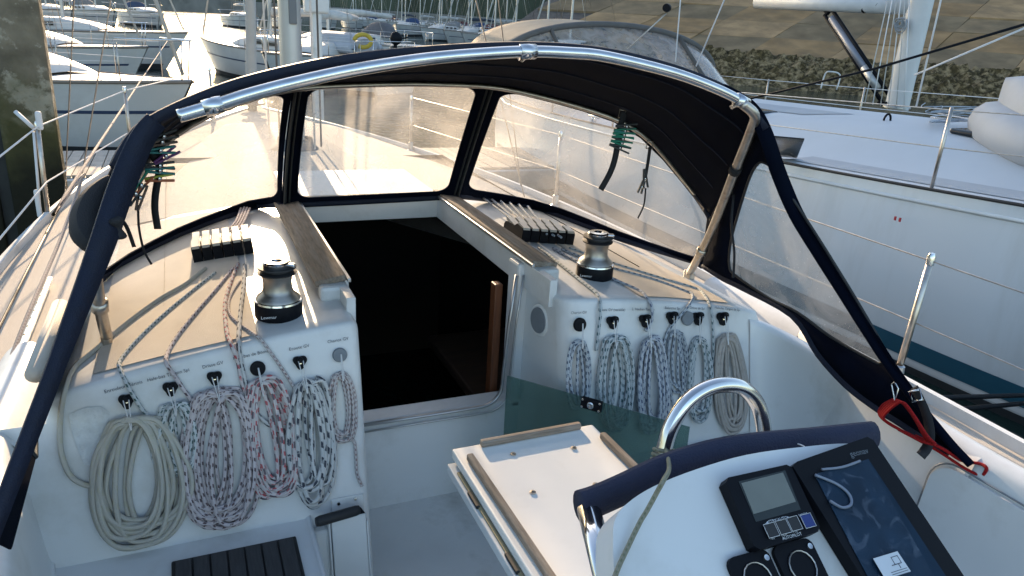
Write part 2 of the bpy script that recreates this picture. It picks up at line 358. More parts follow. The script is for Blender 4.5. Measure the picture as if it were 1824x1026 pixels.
# weed and rubble belt along the foot: one uncountable mass, real relief
def hsh(x, y):
    n = math.sin(x*12.9898+y*78.233)*43758.5453; return n-math.floor(n)
def vn(x, y):
    xi, yi = math.floor(x), math.floor(y); fx, fy = x-xi, y-yi; fx = fx*fx*(3-2*fx); fy = fy*fy*(3-2*fy)
    a, b_, c, d = hsh(xi, yi), hsh(xi+1, yi), hsh(xi, yi+1), hsh(xi+1, yi+1)
    return a+(b_-a)*fx+(c-a)*fy+(a-b_-c+d)*fx*fy
def fbm(x, y, o=4):
    s = 0; a = .5
    for _ in range(o): s += a*vn(x, y); x *= 2.1; y *= 2.1; a *= .5
    return s
def weedf(u, v):
    s = -15+67*u; d = -.6+6.1*v
    n = fbm(s*1.1, d*2.2, 4); n2 = fbm(s*3.1+40, d*4.0, 3)
    edge = min(1, v*4)*min(1, (1-v)*6)
    return emb(s+.5*n2, d, (-.05+1.15*abs(n-.45)*1.6+.45*n2*n2)*edge-.05)
obj('seaweed_belt', grid('seaweed_belt', weedf, 620, 56, smooth=False), M['weed'], kind='stuff', label='brown seaweed covered rubble along the foot of the embankment', cat='seaweed')
# ground and quay walls that close the harbour far ahead
M['quay'] = mat('quay_stone', (.20, .19, .17), .9, var=.25, vscale=.3, bump=.4, bscale=1.5, dirt=(.10, .095, .08), dscale=.2)
M['land'] = mat('shore_ground', (.07, .08, .055), 1, spec=0, var=.35, vscale=.05)
obj('quay_wall', box('quay_wall', (0, 225, 1.2), (1000, 6, 4.4), .1), M['quay'], kind='structure')
obj('shore_ground', grid('shore_ground', lambda u, v: Vector((-700+1400*u, 228+400*v, 3.2+v*26*(.4+fbm(u*14, v*4)))), 60, 10), M['land'], kind='structure')
M['roofs'] = mat('far_roof', (.13, .10, .085), .9); M['plaster'] = mat('far_plaster', (.42, .40, .36), .9, var=.15, vscale=.3); M['glassd'] = mat('dark_glass', (.02, .025, .03), .1)
# added unseen hill behind the far quay: it keeps the low sun off the berths to starboard
def hillf(u, v):
    y = 236+240*v; x = 3.6+math.tan(SUN_AZ)*(y-5)+420*u**1.6
    rise = min(1, max(0, u**1.6*420/.8))
    return Vector((x, y, 1.5+120*rise*min(1, v*3.6)*(.85+.3*fbm(u*20, v*8))))
obj('hill', grid('hill', hillf, 80, 16), M['land'], kind='structure')
# ================================================================== OUR SAILBOAT
boat = thing('sailboat', 'white sailboat whose cockpit and coachroof the picture is taken from', 'sailboat', loc=(CX, 2, 0))
HB = [(-2.2, 1.35), (-.5, 1.55), (1, 1.62), (2.5, 1.67), (4, 1.63), (5.5, 1.42), (7, 1.02), (8.3, .52), (9.3, .04)]
def lerp_tab(tab, y):
    if y <= tab[0][0]: return tab[0][1]
    for (a, b), (c, d) in zip(tab, tab[1:]):
        if y <= c:
            t = (y-a)/(c-a); return b+(d-b)*t
    return tab[-1][1]
def smoothtab(tab, n=8):
    p = catmull([Vector((a, b, 0)) for a, b in tab], n); return [(q.x, q.y) for q in p]
HBs = smoothtab(HB)
def hb(y): return lerp_tab(HBs, y)
def dz(y): return 1.27+max(0, y-2)*.012
def hullf(s):
    def f(u, v):
        y = -2.2+11.5*u; h = hb(y); z = dz(y)*(1-v)-.45*v
        flare = 1-.14*v-.25*v**3
        yy = y-(.9*v*max(0, (u-.55)/.45))
        return Vector((CX+s*h*flare, yy, z))
    return f
obj('hull', join('hull', [grid('h', hullf(-1), 60, 10), grid('h', hullf(1), 60, 10)]), M['hullw'], boat)
# side decks and foredeck
def deckf(s):
    def f(u, v):
        y = -2.2+11.48*u; a = 1.30 if y < 2.6 else max(0, 1.30-(y-2.6)*.6); a = min(a, hb(y)*.8)
        d = a+(hb(y)-a)*v
        return Vector((CX+s*d, y, dz(y)+.03*(1-d/1.7)))
    return f
obj('deck', join('deck', [grid('d', deckf(-1), 70, 4), grid('d', deckf(1), 70, 4)]), M['skid'], boat)
def rail(s, z0, hgt, wid):
    a = [Vector((CX+s*(hb(y)-.012), y, dz(y)+z0)) for y in [-2.2+11.4*i/50 for i in range(51)]]
    n = len(a); v = []; f = []
    for p in a:
        for dx, dzz in ((-wid/2, 0), (wid/2, 0), (wid/2, hgt), (-wid/2, hgt)): v.append(p+Vector((dx, 0, dzz)))
    for i in range(n-1):
        for k in range(4): f.append((i*4+k, i*4+(k+1) % 4, i*4+4+(k+1) % 4, i*4+4+k))
    return mesh('toe_rail', v, f, smooth=False)
for s in (-1, 1): obj('toe_rail', rail(s, -.02, .065, .026), M['gel'], boat)
# coachroof: width, top, rounded edge and leaning aft bulkhead
CW = smoothtab([(2.0, 1.19), (3.0, 1.16), (4.0, 1.06), (5.5, .84), (7.0, .5), (7.9, .2)])
def cw(y): return lerp_tab(CW, y)
HXL, HXR, HYF, HYA = .47, 1.15, 3.50, 2.42            # hatch opening
def edge_y(x, z): return 2.1-BL*(1.6-z)
def block(s, xin, Rt, Rf, zbot):
    """half of the roof's aft end: rows run from the hood forward edge aft over the lip and down the bulkhead"""
    W = 1.19
    xout = CX+s*W; inn = xin
    n = 26
    dirn = 1 if inn > xout else -1
    L = abs(inn-xout)
    cols = []
    for i in range(9):                                   # cabin side: deck up to the roof edge
        a = i/8
        cols.append((xout-dirn*(.10*(1-a)**1.0+.0), .22*(1-a)+.03*(1-a)*a, .0))
    for i in range(1, n+1): cols.append((xout+dirn*(L-Rf)*i/n, 0, 0))
    for i in range(1, 9):
        ph = math.pi/2*i/8
        cols.append((inn-dirn*Rf*(1-math.sin(ph)), Rt*(1-math.cos(ph)), Rf*(1-math.cos(ph))))
    v = []; nr = 0
    for x, drop, back in cols:
        col = []
        w = abs(x-CX)/W
        r = .022
        for j in range(15):                               # roof going aft
            y = 3.72-(3.72-2.16)*j/14
            xx = x
            if abs(x-CX) > .9: xx = CX+s*(abs(x-CX)+(cw(y)-cw(2.1))*(abs(x-CX)-.9)/.29) if s*(x-CX) > 0 else x
            y2 = max(y, 2.16+back)
            col.append(Vector((xx, y2, roofz(x, y2)-drop)))
        zt = roofz(x, 2.1)-drop; y0 = edge_y(x, zt)+back
        for j in range(1, 7):                             # rounded lip
            a = math.pi/2*j/6*.86
            col.append(Vector((x, y0+r-(r*math.sin(a)), zt-r+r*math.cos(a))))
        zl = col[-1].z
        for j in range(1, 11):
            z = zl+(zbot-zl)*j/10
            col.append(Vector((x, edge_y(x, z)+back+.0015, z)))
        nr = len(col); v += col
    f = []
    for i in range(len(cols)-1):
        for j in range(nr-1):
            q = (i*nr+j, i*nr+j+1, (i+1)*nr+j+1, (i+1)*nr+j); f.append(q if dirn*1 > 0 else q[::-1])
    last = [len(v)-nr+j for j in range(nr)]
    me = mesh('block', v, f)
    # inner side wall of the recess
    side = [v[k].copy() for k in last]; lo = Vector((inn, 2.75, zbot)); hi = Vector((inn, 3.72, side[0].z))
    sm = fill('side', side+[Vector((inn, 2.5, zbot)), Vector((inn, 2.5, 1.545)), Vector((inn, 3.72, 1.545))])
    return me, sm
mp, mps = block(-1, HXL-.015, .03, .035, .62)
ms_, mss = block(1, HXR+.02, .03, .085, .62)
cr = obj('coachroof', join('coachroof', [mp, mps, ms_, mss]), M['gel'], boat)
# non-skid panels laid on the roof
def skidpatch(x0, x1, y0, y1, nx=14, ny=14):
    def f(u, v):
        x = x0+(x1-x0)*u; y = y0+(y1-y0)*v; return Vector((x, y, roofz(x, y)+.004))
    return grid('non_skid_panel', f, nx, ny)
obj('non_skid_panel', skidpatch(CX-1.10, .16, 2.135, 3.66), M['skid_sunlit'], boat)
obj('non_skid_panel', skidpatch(1.50, CX+1.10, 2.135, 3.66), M['skid_sunlit'], boat)
def fwdroof(u, v):
    y = 3.71+4.1*u; w = cw(y); k = 2*v-1; a = abs(k)
    x = CX+w*k*(1.0+.0); drop = 0 if a < .9 else (a-.9)/.1*.28*(1-u*.6)
    if a > .9: x = CX+math.copysign(w*.95+w*.05*(a-.9)/.1+.05*(a-.9)/.1, k)
    else: x = CX+w*k*.95/.9
    return Vector((x, y, roofz(x, y)-drop-.16*max(0, (u-.8)/.2)**2))
obj('coachroof_front', grid('coachroof_front', fwdroof, 30, 40), M['skid'], boat)
# hatch: frame walls, weathered rails, front beam, dark cabin below
zt = 1.635
def hx(x, y0, y1, z0, z1, th): return box('w', (x, (y0+y1)/2, (z0+z1)/2), (th, y1-y0, z1-z0), .003)
obj('hatch_coaming', join('hatch_coaming', [hx(HXL-.02, 2.2, 3.6, 1.545, 1.648, .03), hx(HXR+.02, 2.2, 3.6, 1.545, 1.648, .03), box('f', ((HXL+HXR)/2, HYF+.015, 1.594), (HXR-HXL+.02, .03, .10), .003)]), M['gel'], boat)
obj('hatch_rail', box('hatch_rail', (HXL-.055, 2.96, 1.655), (.105, 1.22, .022), .004, axes=(Vector((.985, 0, .17)), Vector((0, 1, 0)), Vector((-.17, 0, .985)))), M['teakw'], boat)
obj('hatch_rail', box('hatch_rail', (HXR+.055, 2.96, 1.655), (.105, 1.22, .022), .004, axes=(Vector((.985, 0, -.17)), Vector((0, 1, 0)), Vector((.17, 0, .985)))), M['teakw'], boat)
for sx, x in ((-1, HXL+.002), (1, HXR-.002)):
    obj('slide_track', box('slide_track', (x, 2.93, 1.66), (.012, 1.2, .014), .003), M['alu'], boat)
    obj('rail_cap', box('rail_cap', (x+sx*.055, 2.33, 1.625), (.09, .05, .05), .012), M['gel2'], boat)
obj('hatch_beam', box('hatch_beam', ((HXL+HXR)/2, HYF+.035, 1.640), (HXR-HXL+.12, .055, .045), .006), M['teakx'], boat)
obj('sliding_hatch', box('sliding_hatch', ((HXL+HXR)/2, HYF+.38, 1.640), (HXR-HXL+.06, .62, .035), .012), M['gel'], boat)
# white inner walls of the recess and the wall below the sill
SZ = 1.06
obj('companionway_step', join('companionway_step', [box('a', ((HXL+HXR)/2, 2.47, (SZ+.60)/2), (HXR-HXL+.06, .10, SZ-.60), .012), box('b', (HXR+.005, 2.47, 1.33), (.05, .10, .62), .012), box('c', (HXL-.005, 2.47, 1.33), (.05, .10, .62), .012)]), M['gel'], boat)
fr = []
xa, xb = HXL+.0, HXR-.05
pth = [Vector((xb+.02, 2.412, 1.60)), Vector((xb, 2.41, 1.40)), Vector((xb-.012, 2.408, 1.20))]
for i in range(7):
    a = math.pi/2*i/6; pth.append(Vector((xb-.10+.085*math.cos(a), 2.405, SZ+.085-.085*math.sin(a))))
pth += [Vector((.8, 2.405, SZ)), Vector((xa+.06, 2.405, SZ))]
obj('companionway_frame', tube('companionway_frame', pth, .009, 8, flat=(1.0, .7)), M['alu'], boat)
obj('companionway_frame', tube('companionway_frame', [p+Vector((.028 if p.x > 1 else 0, -.004, -.028 if p.z < 1.15 else 0)) for p in pth], .004, 6), M['alu'], boat)
# cabin interior seen through the opening
def room(x0, x1, y0, y1, z0, z1):
    v = [(x0, y0, z0), (x1, y0, z0), (x1, y1, z0), (x0, y1, z0), (x0, y0, z1), (x1, y0, z1), (x1, y1, z1), (x0, y1, z1)]
    return mesh('room', v, [(0, 1, 2, 3), (0, 4, 7, 3), (1, 2, 6, 5), (3, 2, 6, 7)], smooth=False)
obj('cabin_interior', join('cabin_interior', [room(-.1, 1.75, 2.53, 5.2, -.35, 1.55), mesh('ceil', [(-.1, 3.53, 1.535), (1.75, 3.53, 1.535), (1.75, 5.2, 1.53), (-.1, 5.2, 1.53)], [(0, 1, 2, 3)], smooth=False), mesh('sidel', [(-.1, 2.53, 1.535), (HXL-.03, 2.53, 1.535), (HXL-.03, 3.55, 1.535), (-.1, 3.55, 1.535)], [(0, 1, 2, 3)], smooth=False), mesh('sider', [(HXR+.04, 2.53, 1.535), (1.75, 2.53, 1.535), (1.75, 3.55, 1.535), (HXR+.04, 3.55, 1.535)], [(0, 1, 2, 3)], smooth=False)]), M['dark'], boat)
obj('companionway_trim', box('companionway_trim', (HXR-.045, 2.56, 1.27), (.035, .05, .50), .006), M['wood'], boat)
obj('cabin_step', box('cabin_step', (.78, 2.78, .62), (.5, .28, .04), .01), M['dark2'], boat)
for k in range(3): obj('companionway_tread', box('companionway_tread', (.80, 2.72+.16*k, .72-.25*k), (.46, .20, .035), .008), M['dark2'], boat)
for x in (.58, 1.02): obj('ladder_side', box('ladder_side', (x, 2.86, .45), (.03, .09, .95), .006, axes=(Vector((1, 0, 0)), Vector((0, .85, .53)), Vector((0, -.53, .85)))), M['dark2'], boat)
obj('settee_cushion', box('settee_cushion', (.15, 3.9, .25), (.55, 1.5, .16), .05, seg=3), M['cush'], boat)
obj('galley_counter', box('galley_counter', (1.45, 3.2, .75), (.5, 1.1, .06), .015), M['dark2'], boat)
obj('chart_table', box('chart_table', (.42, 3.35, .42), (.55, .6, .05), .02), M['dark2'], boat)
# cockpit: sole, seats, coamings
obj('cockpit_sole', grid('cockpit_sole', lambda u, v: Vector((CX-.62+1.24*u, -2.0+4.45*v, .67+.004*fbm(u*9, v*30))), 12, 30), M['gel2'], boat)
PR = [(.40, .60), (.40, 1.00), (.425, 1.03), (1.10, 1.03), (1.13, 1.045), (1.145, 1.09), (1.17, 1.33), (1.18, 1.385), (1.195, 1.412), (1.225, 1.425), (1.26, 1.415), (1.30, 1.38), (1.325, 1.27)]
PRs = [(a.x, a.y) for a in catmull([Vector((a, b, 0)) for a, b in PR], 4)]
PRp = [(d+.19, z) if d < .9 and False else (d, z) for d, z in PRs]
def flare(y, s):
    t = max(0, min(1, (y-1.05)/.95)); return (.20 if s > 0 else .11)*t*t
def coam(s, x_in):
    def f(u, v):
        i = min(int(round(v*(len(PRs)-1))), len(PRs)-1); d, z = PRs[i]
        if d < 1.08: d = x_in+(d-.40)*(1.08-x_in)/.68
        y = -2.1+(2.1+2.03)*u
        if d > 1.08: d += flare(y, s)
        return Vector((CX+s*d, y, z))
    return grid('seat', f, 40, len(PRs)-1)
ps = obj('cockpit_seat', coam(-1, .575), M['gel'], boat)
ss = obj('cockpit_seat', coam(1, .575), M['gel'], boat)
# fill between the coaming and the cabin side
def fair(s):
    def f(u, v):
        d = 1.16+.18*u; y = 2.028+.62*v
        z0 = lerp_tab([(1.16, 1.37), (1.195, 1.412), (1.225, 1.425), (1.26, 1.415), (1.30, 1.38), (1.34, 1.26)], d)
        return Vector((CX+s*(d+(.20 if s > 0 else .11)+.004), y, z0-.001))
    return grid('coaming_fairing', f, 10, 10)
for s in (-1, 1): obj('coaming_fairing', fair(s), M['gel'], boat)
# smooth concave corner between the bulkhead and each flared coaming, with a rounded lip
FD = [(1.03, 1.128), (1.09, 1.138), (1.2, 1.150), (1.33, 1.163), (1.385, 1.172), (1.41, 1.186)]
def corner(s):
    d0, d1 = 1.15, 1.36
    def plan(t, z):
        a, b, c = Vector((d0, edge_y(0, z)-.005, 0)), Vector((d1, edge_y(0, z)-.02, 0)), Vector((lerp_tab(FD, z), 1.12, 0))
        return a*(1-t)**2+b*2*t*(1-t)+c*t*t
    def f(u, v):
        zt_ = 1.415+.055*max(0, 1-u*1.6)**2
        if v < .7: z = 1.025+(zt_-.02-1.025)*v/.7; out = 0
        else:
            k = (v-.7)/.3; z = zt_-.02+.02*math.sin(math.pi/2*min(1, k*1.6)); out = .02*(1-math.cos(math.pi/2*min(1, k*1.6)))+.05*max(0, k-.6)
        p = plan(u, z); q = plan(min(1, u+.02), z); r_ = plan(max(0, u-.02), z); tg = (q-r_).normalized(); n = Vector((-tg.y, tg.x, 0))
        if n.x < 0 and n.y < 0 or n.dot(Vector((1, .5, 0))) < 0: n = -n
        p = p+n*out
        return Vector((CX+s*p.x, p.y, z))
    return grid('cockpit_corner', f, 26, 20)
obj('cockpit_corner', corner(1), M['gel'], boat)
obj('bulkhead_wing', grid('bulkhead_wing', lambda u, v: Vector((CX-(1.13+.34*u), edge_y(0, 1.0+.42*v)+.004, 1.0+.42*v)), 6, 6), M['gel'], boat)
# dark slats let into both seats
for s in (-1, 1):
    sp_ = obj('slat_bed', box('slat_bed', (CX+s*.775, .95, 1.034), (.335, 1.86, .010), .004), M['blackrub'], boat)
    for k in range(7):
        x = CX+s*(.775)+(-3+k)*.0455
        obj('slat', box('slat', (x, .95, 1.041), (.0405, 1.83, .014), .0025), M['slat'], sp_)
# rounded panel let into the starboard seat back
n0 = Vector((-(1.33-1.09), 0, .08)).normalized()
pb = Vector((CX+1.145, 0, 1.09)); pu = Vector((.025, 0, .24)).normalized(); pn = pu.cross(Vector((0, 1, 0))).normalized()
if pn.x > 0: pn = -pn
def seatback(y, t, off=0): return pb+Vector((0, y, 0))+pu*t+pn*off
def rrect(x0, x1, y0, y1, r, n=6):
    out = []
    for cx_, cy_, a0 in ((x1-r, y1-r, 0), (x0+r, y1-r, 90), (x0+r, y0+r, 180), (x1-r, y0+r, 270)):
        for i in range(n+1):
            a = R(a0+90*i/n); out.append((cx_+r*math.cos(a), cy_+r*math.sin(a)))
    return out
lp = [seatback(a, b, .001) for a, b in rrect(-.7, 1.22, -.01, .265, .07)]
pnl = obj('locker_panel', prism('locker_panel', lp, pn*.014, .006), M['gel'], boat)
obj('panel_seam', tube('panel_seam', [seatback(a, b, .004) for a, b in rrect(-.71, 1.23, -.02, .275, .075)], .0028, 6, closed=True), M['greyd'], pnl)
# blue name stripe on the port coaming and a chafe patch
obj('hull_stripe', grid('hull_stripe', lambda u, v: hullf(-1)(.02+.9*u, .12+.05*v)+Vector((-.006, 0, 0)), 50, 2), M['navy2'], boat)
# ------------------------------------------------------------------ mast, furled genoa, rigging of our boat
M['mastm'] = mat('anodised_mast', (.46, .47, .47), .4, metal=.55, var=.06, vscale=3)
M['mastd'] = mat('mast_groove', (.13, .14, .15), .5, var=.1)
mx0, my0 = .72, 5.35
def mastsec(a): return Vector((.072*math.cos(a)*(1-.08*math.cos(a)), .11*math.sin(a), 0))
def mast_mesh(x, y, z0, z1, k=1.0):
    return grid('mast', lambda u, v: Vector((x, y, z0+(z1-z0)*v))+mastsec(2*math.pi*u)*k, 24, 6, closeu=True)
ma = obj('mast', mast_mesh(mx0, my0, 1.55, 13.5), M['mastm'], boat)
obj('sail_track', box('sail_track', (mx0, my0-.115, 7.7), (.05, .03, 10.6), .008), M['mastd'], ma)
obj('mast_collar', lathe('mast_collar', [(.16, 0), (.16, .02), (.125, .05), (.118, .09)], 20, (mx0, my0, 1.565)), M['grey'], ma)
fp = [(CX-.06, 9.0, 1.62), (CX-.06+.02, 8.2, 4.2), (mx0+.02, 5.5, 13.4)]
obj('furled_genoa', tube('furled_genoa', catmull(fp, 8), lambda t: .062-.03*t, 10), mat('sailcloth_strip', (.42, .42, .41), .8, var=.1), boat)
fd = obj('furler_drum', lathe('furler_drum', [(.03, -.14), (.05, -.12), (.05, -.06), (.13, -.05), (.13, -.03), (.07, -.02), (.07, .05), (.13, .06), (.13, .08), (.04, .10), (.03, .2)], 20, (CX-.06, 9.02, 1.50)), M['grey'], boat)
def wire(name, pts, r, m_, par, sides=6): return obj(name, tube(name, pts, r, sides), m_, par)
for dx, yy, top in ((-1.50, 5.0, 10), (-1.42, 4.75, 6.5), (1.50, 5.0, 10), (1.42, 4.75, 6.5)):
    wire('shroud', [(CX+dx, yy, 1.28), (mx0, my0, top)], .004, M['steel_dull'], boat)
for i, (a, b) in enumerate((((-.12, -.16), (-.09, -.14)), ((.11, -.15), (.09, -.13)), ((.17, -.05), (.12, -.05)), ((-.17, .0), (-.12, -.05)))):
    wire('halyard', [(mx0+a[0], my0+a[1], 1.6), (mx0+b[0], my0+b[1], 12)], .007, M['elastic'] if i % 2 else M['grey'], boat)
# stanchions and lifelines: port and starboard
def stanchion(base, top, r=.0125):
    st = obj('stanchion', tube('stanchion', [base, top], r, 10), M['steel_dull'], boat)
    b = Vector(base)
    obj('foot', lathe('foot', [(.04, 0), (.04, .012), (.024, .025), (.021, .085), (.013, .09)], 16, b), M['alu'], st)
    obj('cap', lathe('cap', [(r*1.15, -.035), (r*1.25, -.005), (r*.8, .008), (0, .01)], 12, top), M['steel'], st)
    return st
pS = at(88, 405, X=CX-1.545); pT = at(66, 218, Y=pS.y-.02)
stanchion(pS, pT)
obj('line_guide', tube('line_guide', [pT+Vector((-.02, .0, -.03)), pT+Vector((-.10, .05, .05))], .011, 8), M['elastic'], boat)
obj('guide_clip', box('guide_clip', pT+Vector((.012, -.01, .01)), (.03, .03, .10), .01), M['elastic'], boat)
obj('guide_clip', box('guide_clip', pS+Vector((-.035, -.01, .14)), (.025, .025, .16), .01), M['elastic'], boat)
obj('stanchion_bar', tube('stanchion_bar', [pT+Vector((-.022, 0, -.05)), pS+Vector((-.035, 0, .05))], .007, 8), M['elastic'], boat)
def port_line(z): return [Vector((CX-hb(y)+.06, y, z+dz(y))) for y in (.3, 1.2)]
fwdx = lambda y: CX-hb(y)+.05
hT = pT.z; hM = (pT.z+pS.z)/2-.02
for h in (hT-.02, hM-.01):
    wire('lifeline', [at(-60, 500 if h > hM else 620, X=pT.x-.03)] [:0]+[Vector((pT.x-.06, pT.y-2.2, h)), Vector((pT.x+.003, pT.y, h)), Vector((fwdx(6.3), 6.3, h+.03)), Vector((fwdx(8.2), 8.2, h+.05))], .0045, M['elastic'], boat)
stanchion((fwdx(6.3), 6.3, dz(6.3)), (fwdx(6.3), 6.3, hT+.03)); stanchion((fwdx(8.2), 8.2, dz(8.2)), (fwdx(8.2), 8.2, hT+.05))
sB = at(1600, 690, X=CX+1.60); sT = at(1660, 455, X=CX+1.62)
sB = Vector((CX+1.60, sT.y, 1.28))
stanchion(sB, sT)
for zz in (sT.z-.02, (sT.z+sB.z)/2):
    wire('lifeline', [Vector((sT.x-.02, sT.y-3.2, zz)), Vector((sT.x, sT.y, zz)), Vector((CX+hb(4.5)-.05, 4.5, zz+.02)), Vector((CX+hb(6.6)-.05, 6.6, zz+.03))], .003, M['steel_dull'], boat)
for y in (4.5, 6.6): stanchion((CX+hb(y)-.05, y, dz(y)), (CX+hb(y)-.05, y, sT.z+.02))
# genoa sheet and furling line along the port side, perforated track
shp = [at(300, 70, X=CX-.95), at(180, 250, X=CX-1.25), at(150, 310, X=CX-1.28), at(110, 420, X=CX-1.32), at(50, 560, X=CX-1.36), at(0, 690, X=CX-1.38)]
obj('sheet_line', tube('sheet_line', shp, .007, 8, smoothn=5), rope_mat('pink_grey_line', (.40, .35, .32), (.25, .2, .2), .02), boat)
trk = obj('genoa_track', tube('genoa_track', [Vector((CX-1.405, y, dz(y)+.03)) for y in (.4, 1.5, 2.5, 3.6)], .018, 8, flat=(.55, 1)), M['alu'], boat)
for k in range(34):
    y = .8+k*.08
    obj('track_hole', lathe('track_hole', [(0, .0), (.006, .0005)], 8, (CX-1.405, y, dz(y)+.0402)), M['black'], trk)
obj('furling_line', tube('furling_line', [Vector((CX-1.50, y, dz(y)+.035)) for y in (.2, 2, 3.5, 5)], .006, 6), M['black'], boat)
obj('stowage_tube', join('stowage_tube', [tube('a', [at(108, 545, X=CX-1.20), at(62, 668, X=CX-1.22)], .024, 16)]), M['skid'], boat)
obj('navy_valance', grid('navy_valance', lambda u, v: Vector((CX-1.32-.02*v-.02*math.sin(9*u), .2+1.5*u, 1.40-.22*v*(.6+.4*u))), 12, 6), M['navy'], boat)
# ================================================================== SPRAY HOOD
def mir(p): return Vector((2*CX-p.x, p.y, p.z))
hood = thing('spray_hood', 'navy canvas spray hood with clear vinyl windows over the companionway', 'spray hood', loc=(CX, 2.6, 1.6))
H1R = [at(700, 146, Y=3.22), at(790, 147, Y=3.21), at(880, 152, Y=3.18), at(960, 168, Y=3.10), at(1050, 193, Y=3.0), at(1110, 216, Y=2.92), at(1160, 252, Y=2.82), at(1205, 305, Y=2.68), at(1240, 350, Y=2.54), at(1265, 388, Y=2.40)]
H1L = [at(a, b, Y=c) for a, b, c in [(182, 432, 2.40), (205, 378, 2.50), (236, 322, 2.64), (276, 268, 2.78), (326, 226, 2.90), (388, 194, 3.02), (460, 168, 3.12), (545, 152, 3.19)]]
H1 = H1L+H1R
AP = [(206, 300, 1.90), (228, 258, 1.93), (262, 222, 1.95), (350, 178, 1.95), (450, 143, 1.95), (600, 110, 1.95), (760, 92, 1.95), (940, 84, 1.95), (1080, 95, 1.95), (1200, 124, 1.95), (1290, 160, 1.95), (1335, 188, 1.93), (1362, 230, 1.90)]
A1 = [at(a, b, Y=c) for a, b, c in AP]
def curve(pts, n=60):
    p = catmull(pts, 10); L = [0]
    for a, b in zip(p, p[1:]): L.append(L[-1]+(b-a).length)
    def f(s):
        s = max(0, min(1, s))*L[-1]
        lo, hi = 0, len(L)-1
        while hi-lo > 1:
            m = (lo+hi)//2
            if L[m] <= s: lo = m
            else: hi = m
        return p[lo].lerp(p[hi], (s-L[lo])/max(L[hi]-L[lo], 1e-9))
    return f
cA, cH = curve(A1), curve(H1)
def rooff(u, v):
    p = cA(u).lerp(cH(u), v); k = 4*v*(1-v)
    n = Vector((p.x-CX, -.1, (p.z-1.7)*1.6)).normalized()
    return p+n*(.028*k+.010*(fbm(u*16, v*3, 3)-.45)*k+.003*math.sin(u*40)*k)
solid(obj('canopy', grid('canopy', rooff, 70, 16), M['navy'], hood), .003)
for vv in (.22, .55, .80):
    obj('canopy_seam', tube('canopy_seam', [rooff(i/60, vv)-Vector((0, 0, .004)) for i in range(2, 59)], .004, 5), M['navy2'], hood)
# thick bound edge of the canopy and the seam above the windows
obj('edge_binding', tube('edge_binding', [cA(i/60) for i in range(61)], .017, 8, flat=(1, .8)), M['navy2'], hood)
obj('window_seam', tube('window_seam', [cH(i/60) for i in range(61)], .012, 8), M['navy2'], hood)
def sH(px):
    return min((i/2000 for i in range(2001)), key=lambda q: abs(proj(cH(q))[0]-px))
def panel(bot, top, mg, bulge, nm, matw):
    cb, ct = curve(bot), curve(top)
    def S(s, t, off=0):
        b, q = cb(s), ct(s); p = b.lerp(q, t); n = Vector((p.x-CX, 1.4, .4)).normalized()
        return p+n*(bulge*4*t*(1-t)+off)
    l, r_, b_, t_ = mg
    inner = rrect(l, 1-r_, b_, 1-t_, .07, 8)
    per = []
    for x, y in inner:                                   # outer point by straight push from the centre
        cx_, cy_ = (l+1-r_)/2, (b_+1-t_)/2; dx, dy = x-cx_, y-cy_
        k = min([abs(((1 if dx > 0 else 0)-cx_)/dx) if abs(dx) > 1e-6 else 9, abs(((1 if dy > 0 else 0)-cy_)/dy) if abs(dy) > 1e-6 else 9])
        per.append((cx_+dx*k, cy_+dy*k))
    # denser loops
    def dens(lp, n=7):
        o = []
        for (a, b), (c, d) in zip(lp, lp[1:]+lp[:1]):
            for k in range(n): o.append((a+(c-a)*k/n, b+(d-b)*k/n))
        return o
    inner, per = dens(inner), dens(per); n = len(inner); v = []; f = []
    for k in range(4):
        w = k/3
        for (a, b), (c, d) in zip(per, inner): v.append(S(a+(c-a)*w, b+(d-b)*w))
    for k in range(3):
        for i in range(n): f.append((k*n+i, k*n+(i+1) % n, (k+1)*n+(i+1) % n, (k+1)*n+i))
    solid(obj('window_border', mesh('window_border', v, f), M['navy'], hood), .004)
    w = obj('window', grid('window', lambda u, v_: S(l*.6+(1-.6*l-.6*r_)*u, b_*.6+(1-.6*b_-.6*t_)*v_, .006+.004*math.sin(u*9+v_*5)), 30, 14), matw, hood)
    obj('stitching', tube('stitching', [S(a, b, -.003) for a, b in inner], .0022, 5, closed=True), M['navy2'], w)
    return S
rb = lambda px, py, up=.012: onroof(px, py, up)
pcL, pcR = at(502, 366, Z=1.655), at(818, 350, Z=1.655)
u0, u1 = sH(522), sH(882)
Sc = panel([pcL, at(650, 359, Z=1.655), pcR], [cH(u0+(u1-u0)*i/6) for i in range(7)], (.075, .085, .06, .03), .02, 'c', M['vinyl'])
Sr = panel([pcR, rb(880, 357), rb(967, 375), rb(1100, 424), rb(1229, 464), rb(1250, 474)], [cH(u1+(1-u1)*i/12) for i in range(13)], (.03, .02, .075, .035), .03, 'r', M['vinyl'])
Sl = panel([rb(172, 505), rb(188, 490), rb(217, 469), rb(317, 419), rb(400, 387), rb(456, 368), pcL], [cH(u0*i/12) for i in range(13)], (.02, .03, .075, .035), .03, 'l', M['vinyl'])
for S in (Sl, Sc, Sr):                                   # skirt rolled over the base
    obj('base_roll', tube('base_roll', [S(i/30, 0) for i in range(31)], .014, 8), M['navy2'], hood)
for S, e in ((Sc, 0), (Sc, 1)):                          # zips on the dividers
    sg = 1 if e == 0 else -1
    obj('zip', tube('zip', [S(e+sg*.012, t/12, -.006) for t in range(13)], .013, 8, flat=(1, .5)), M['zipm'], hood)
    obj('zip', tube('zip', [S(e+sg*.035, t/12, -.005) for t in range(13)], .009, 6, flat=(1, .5)), M['zipm'], hood)
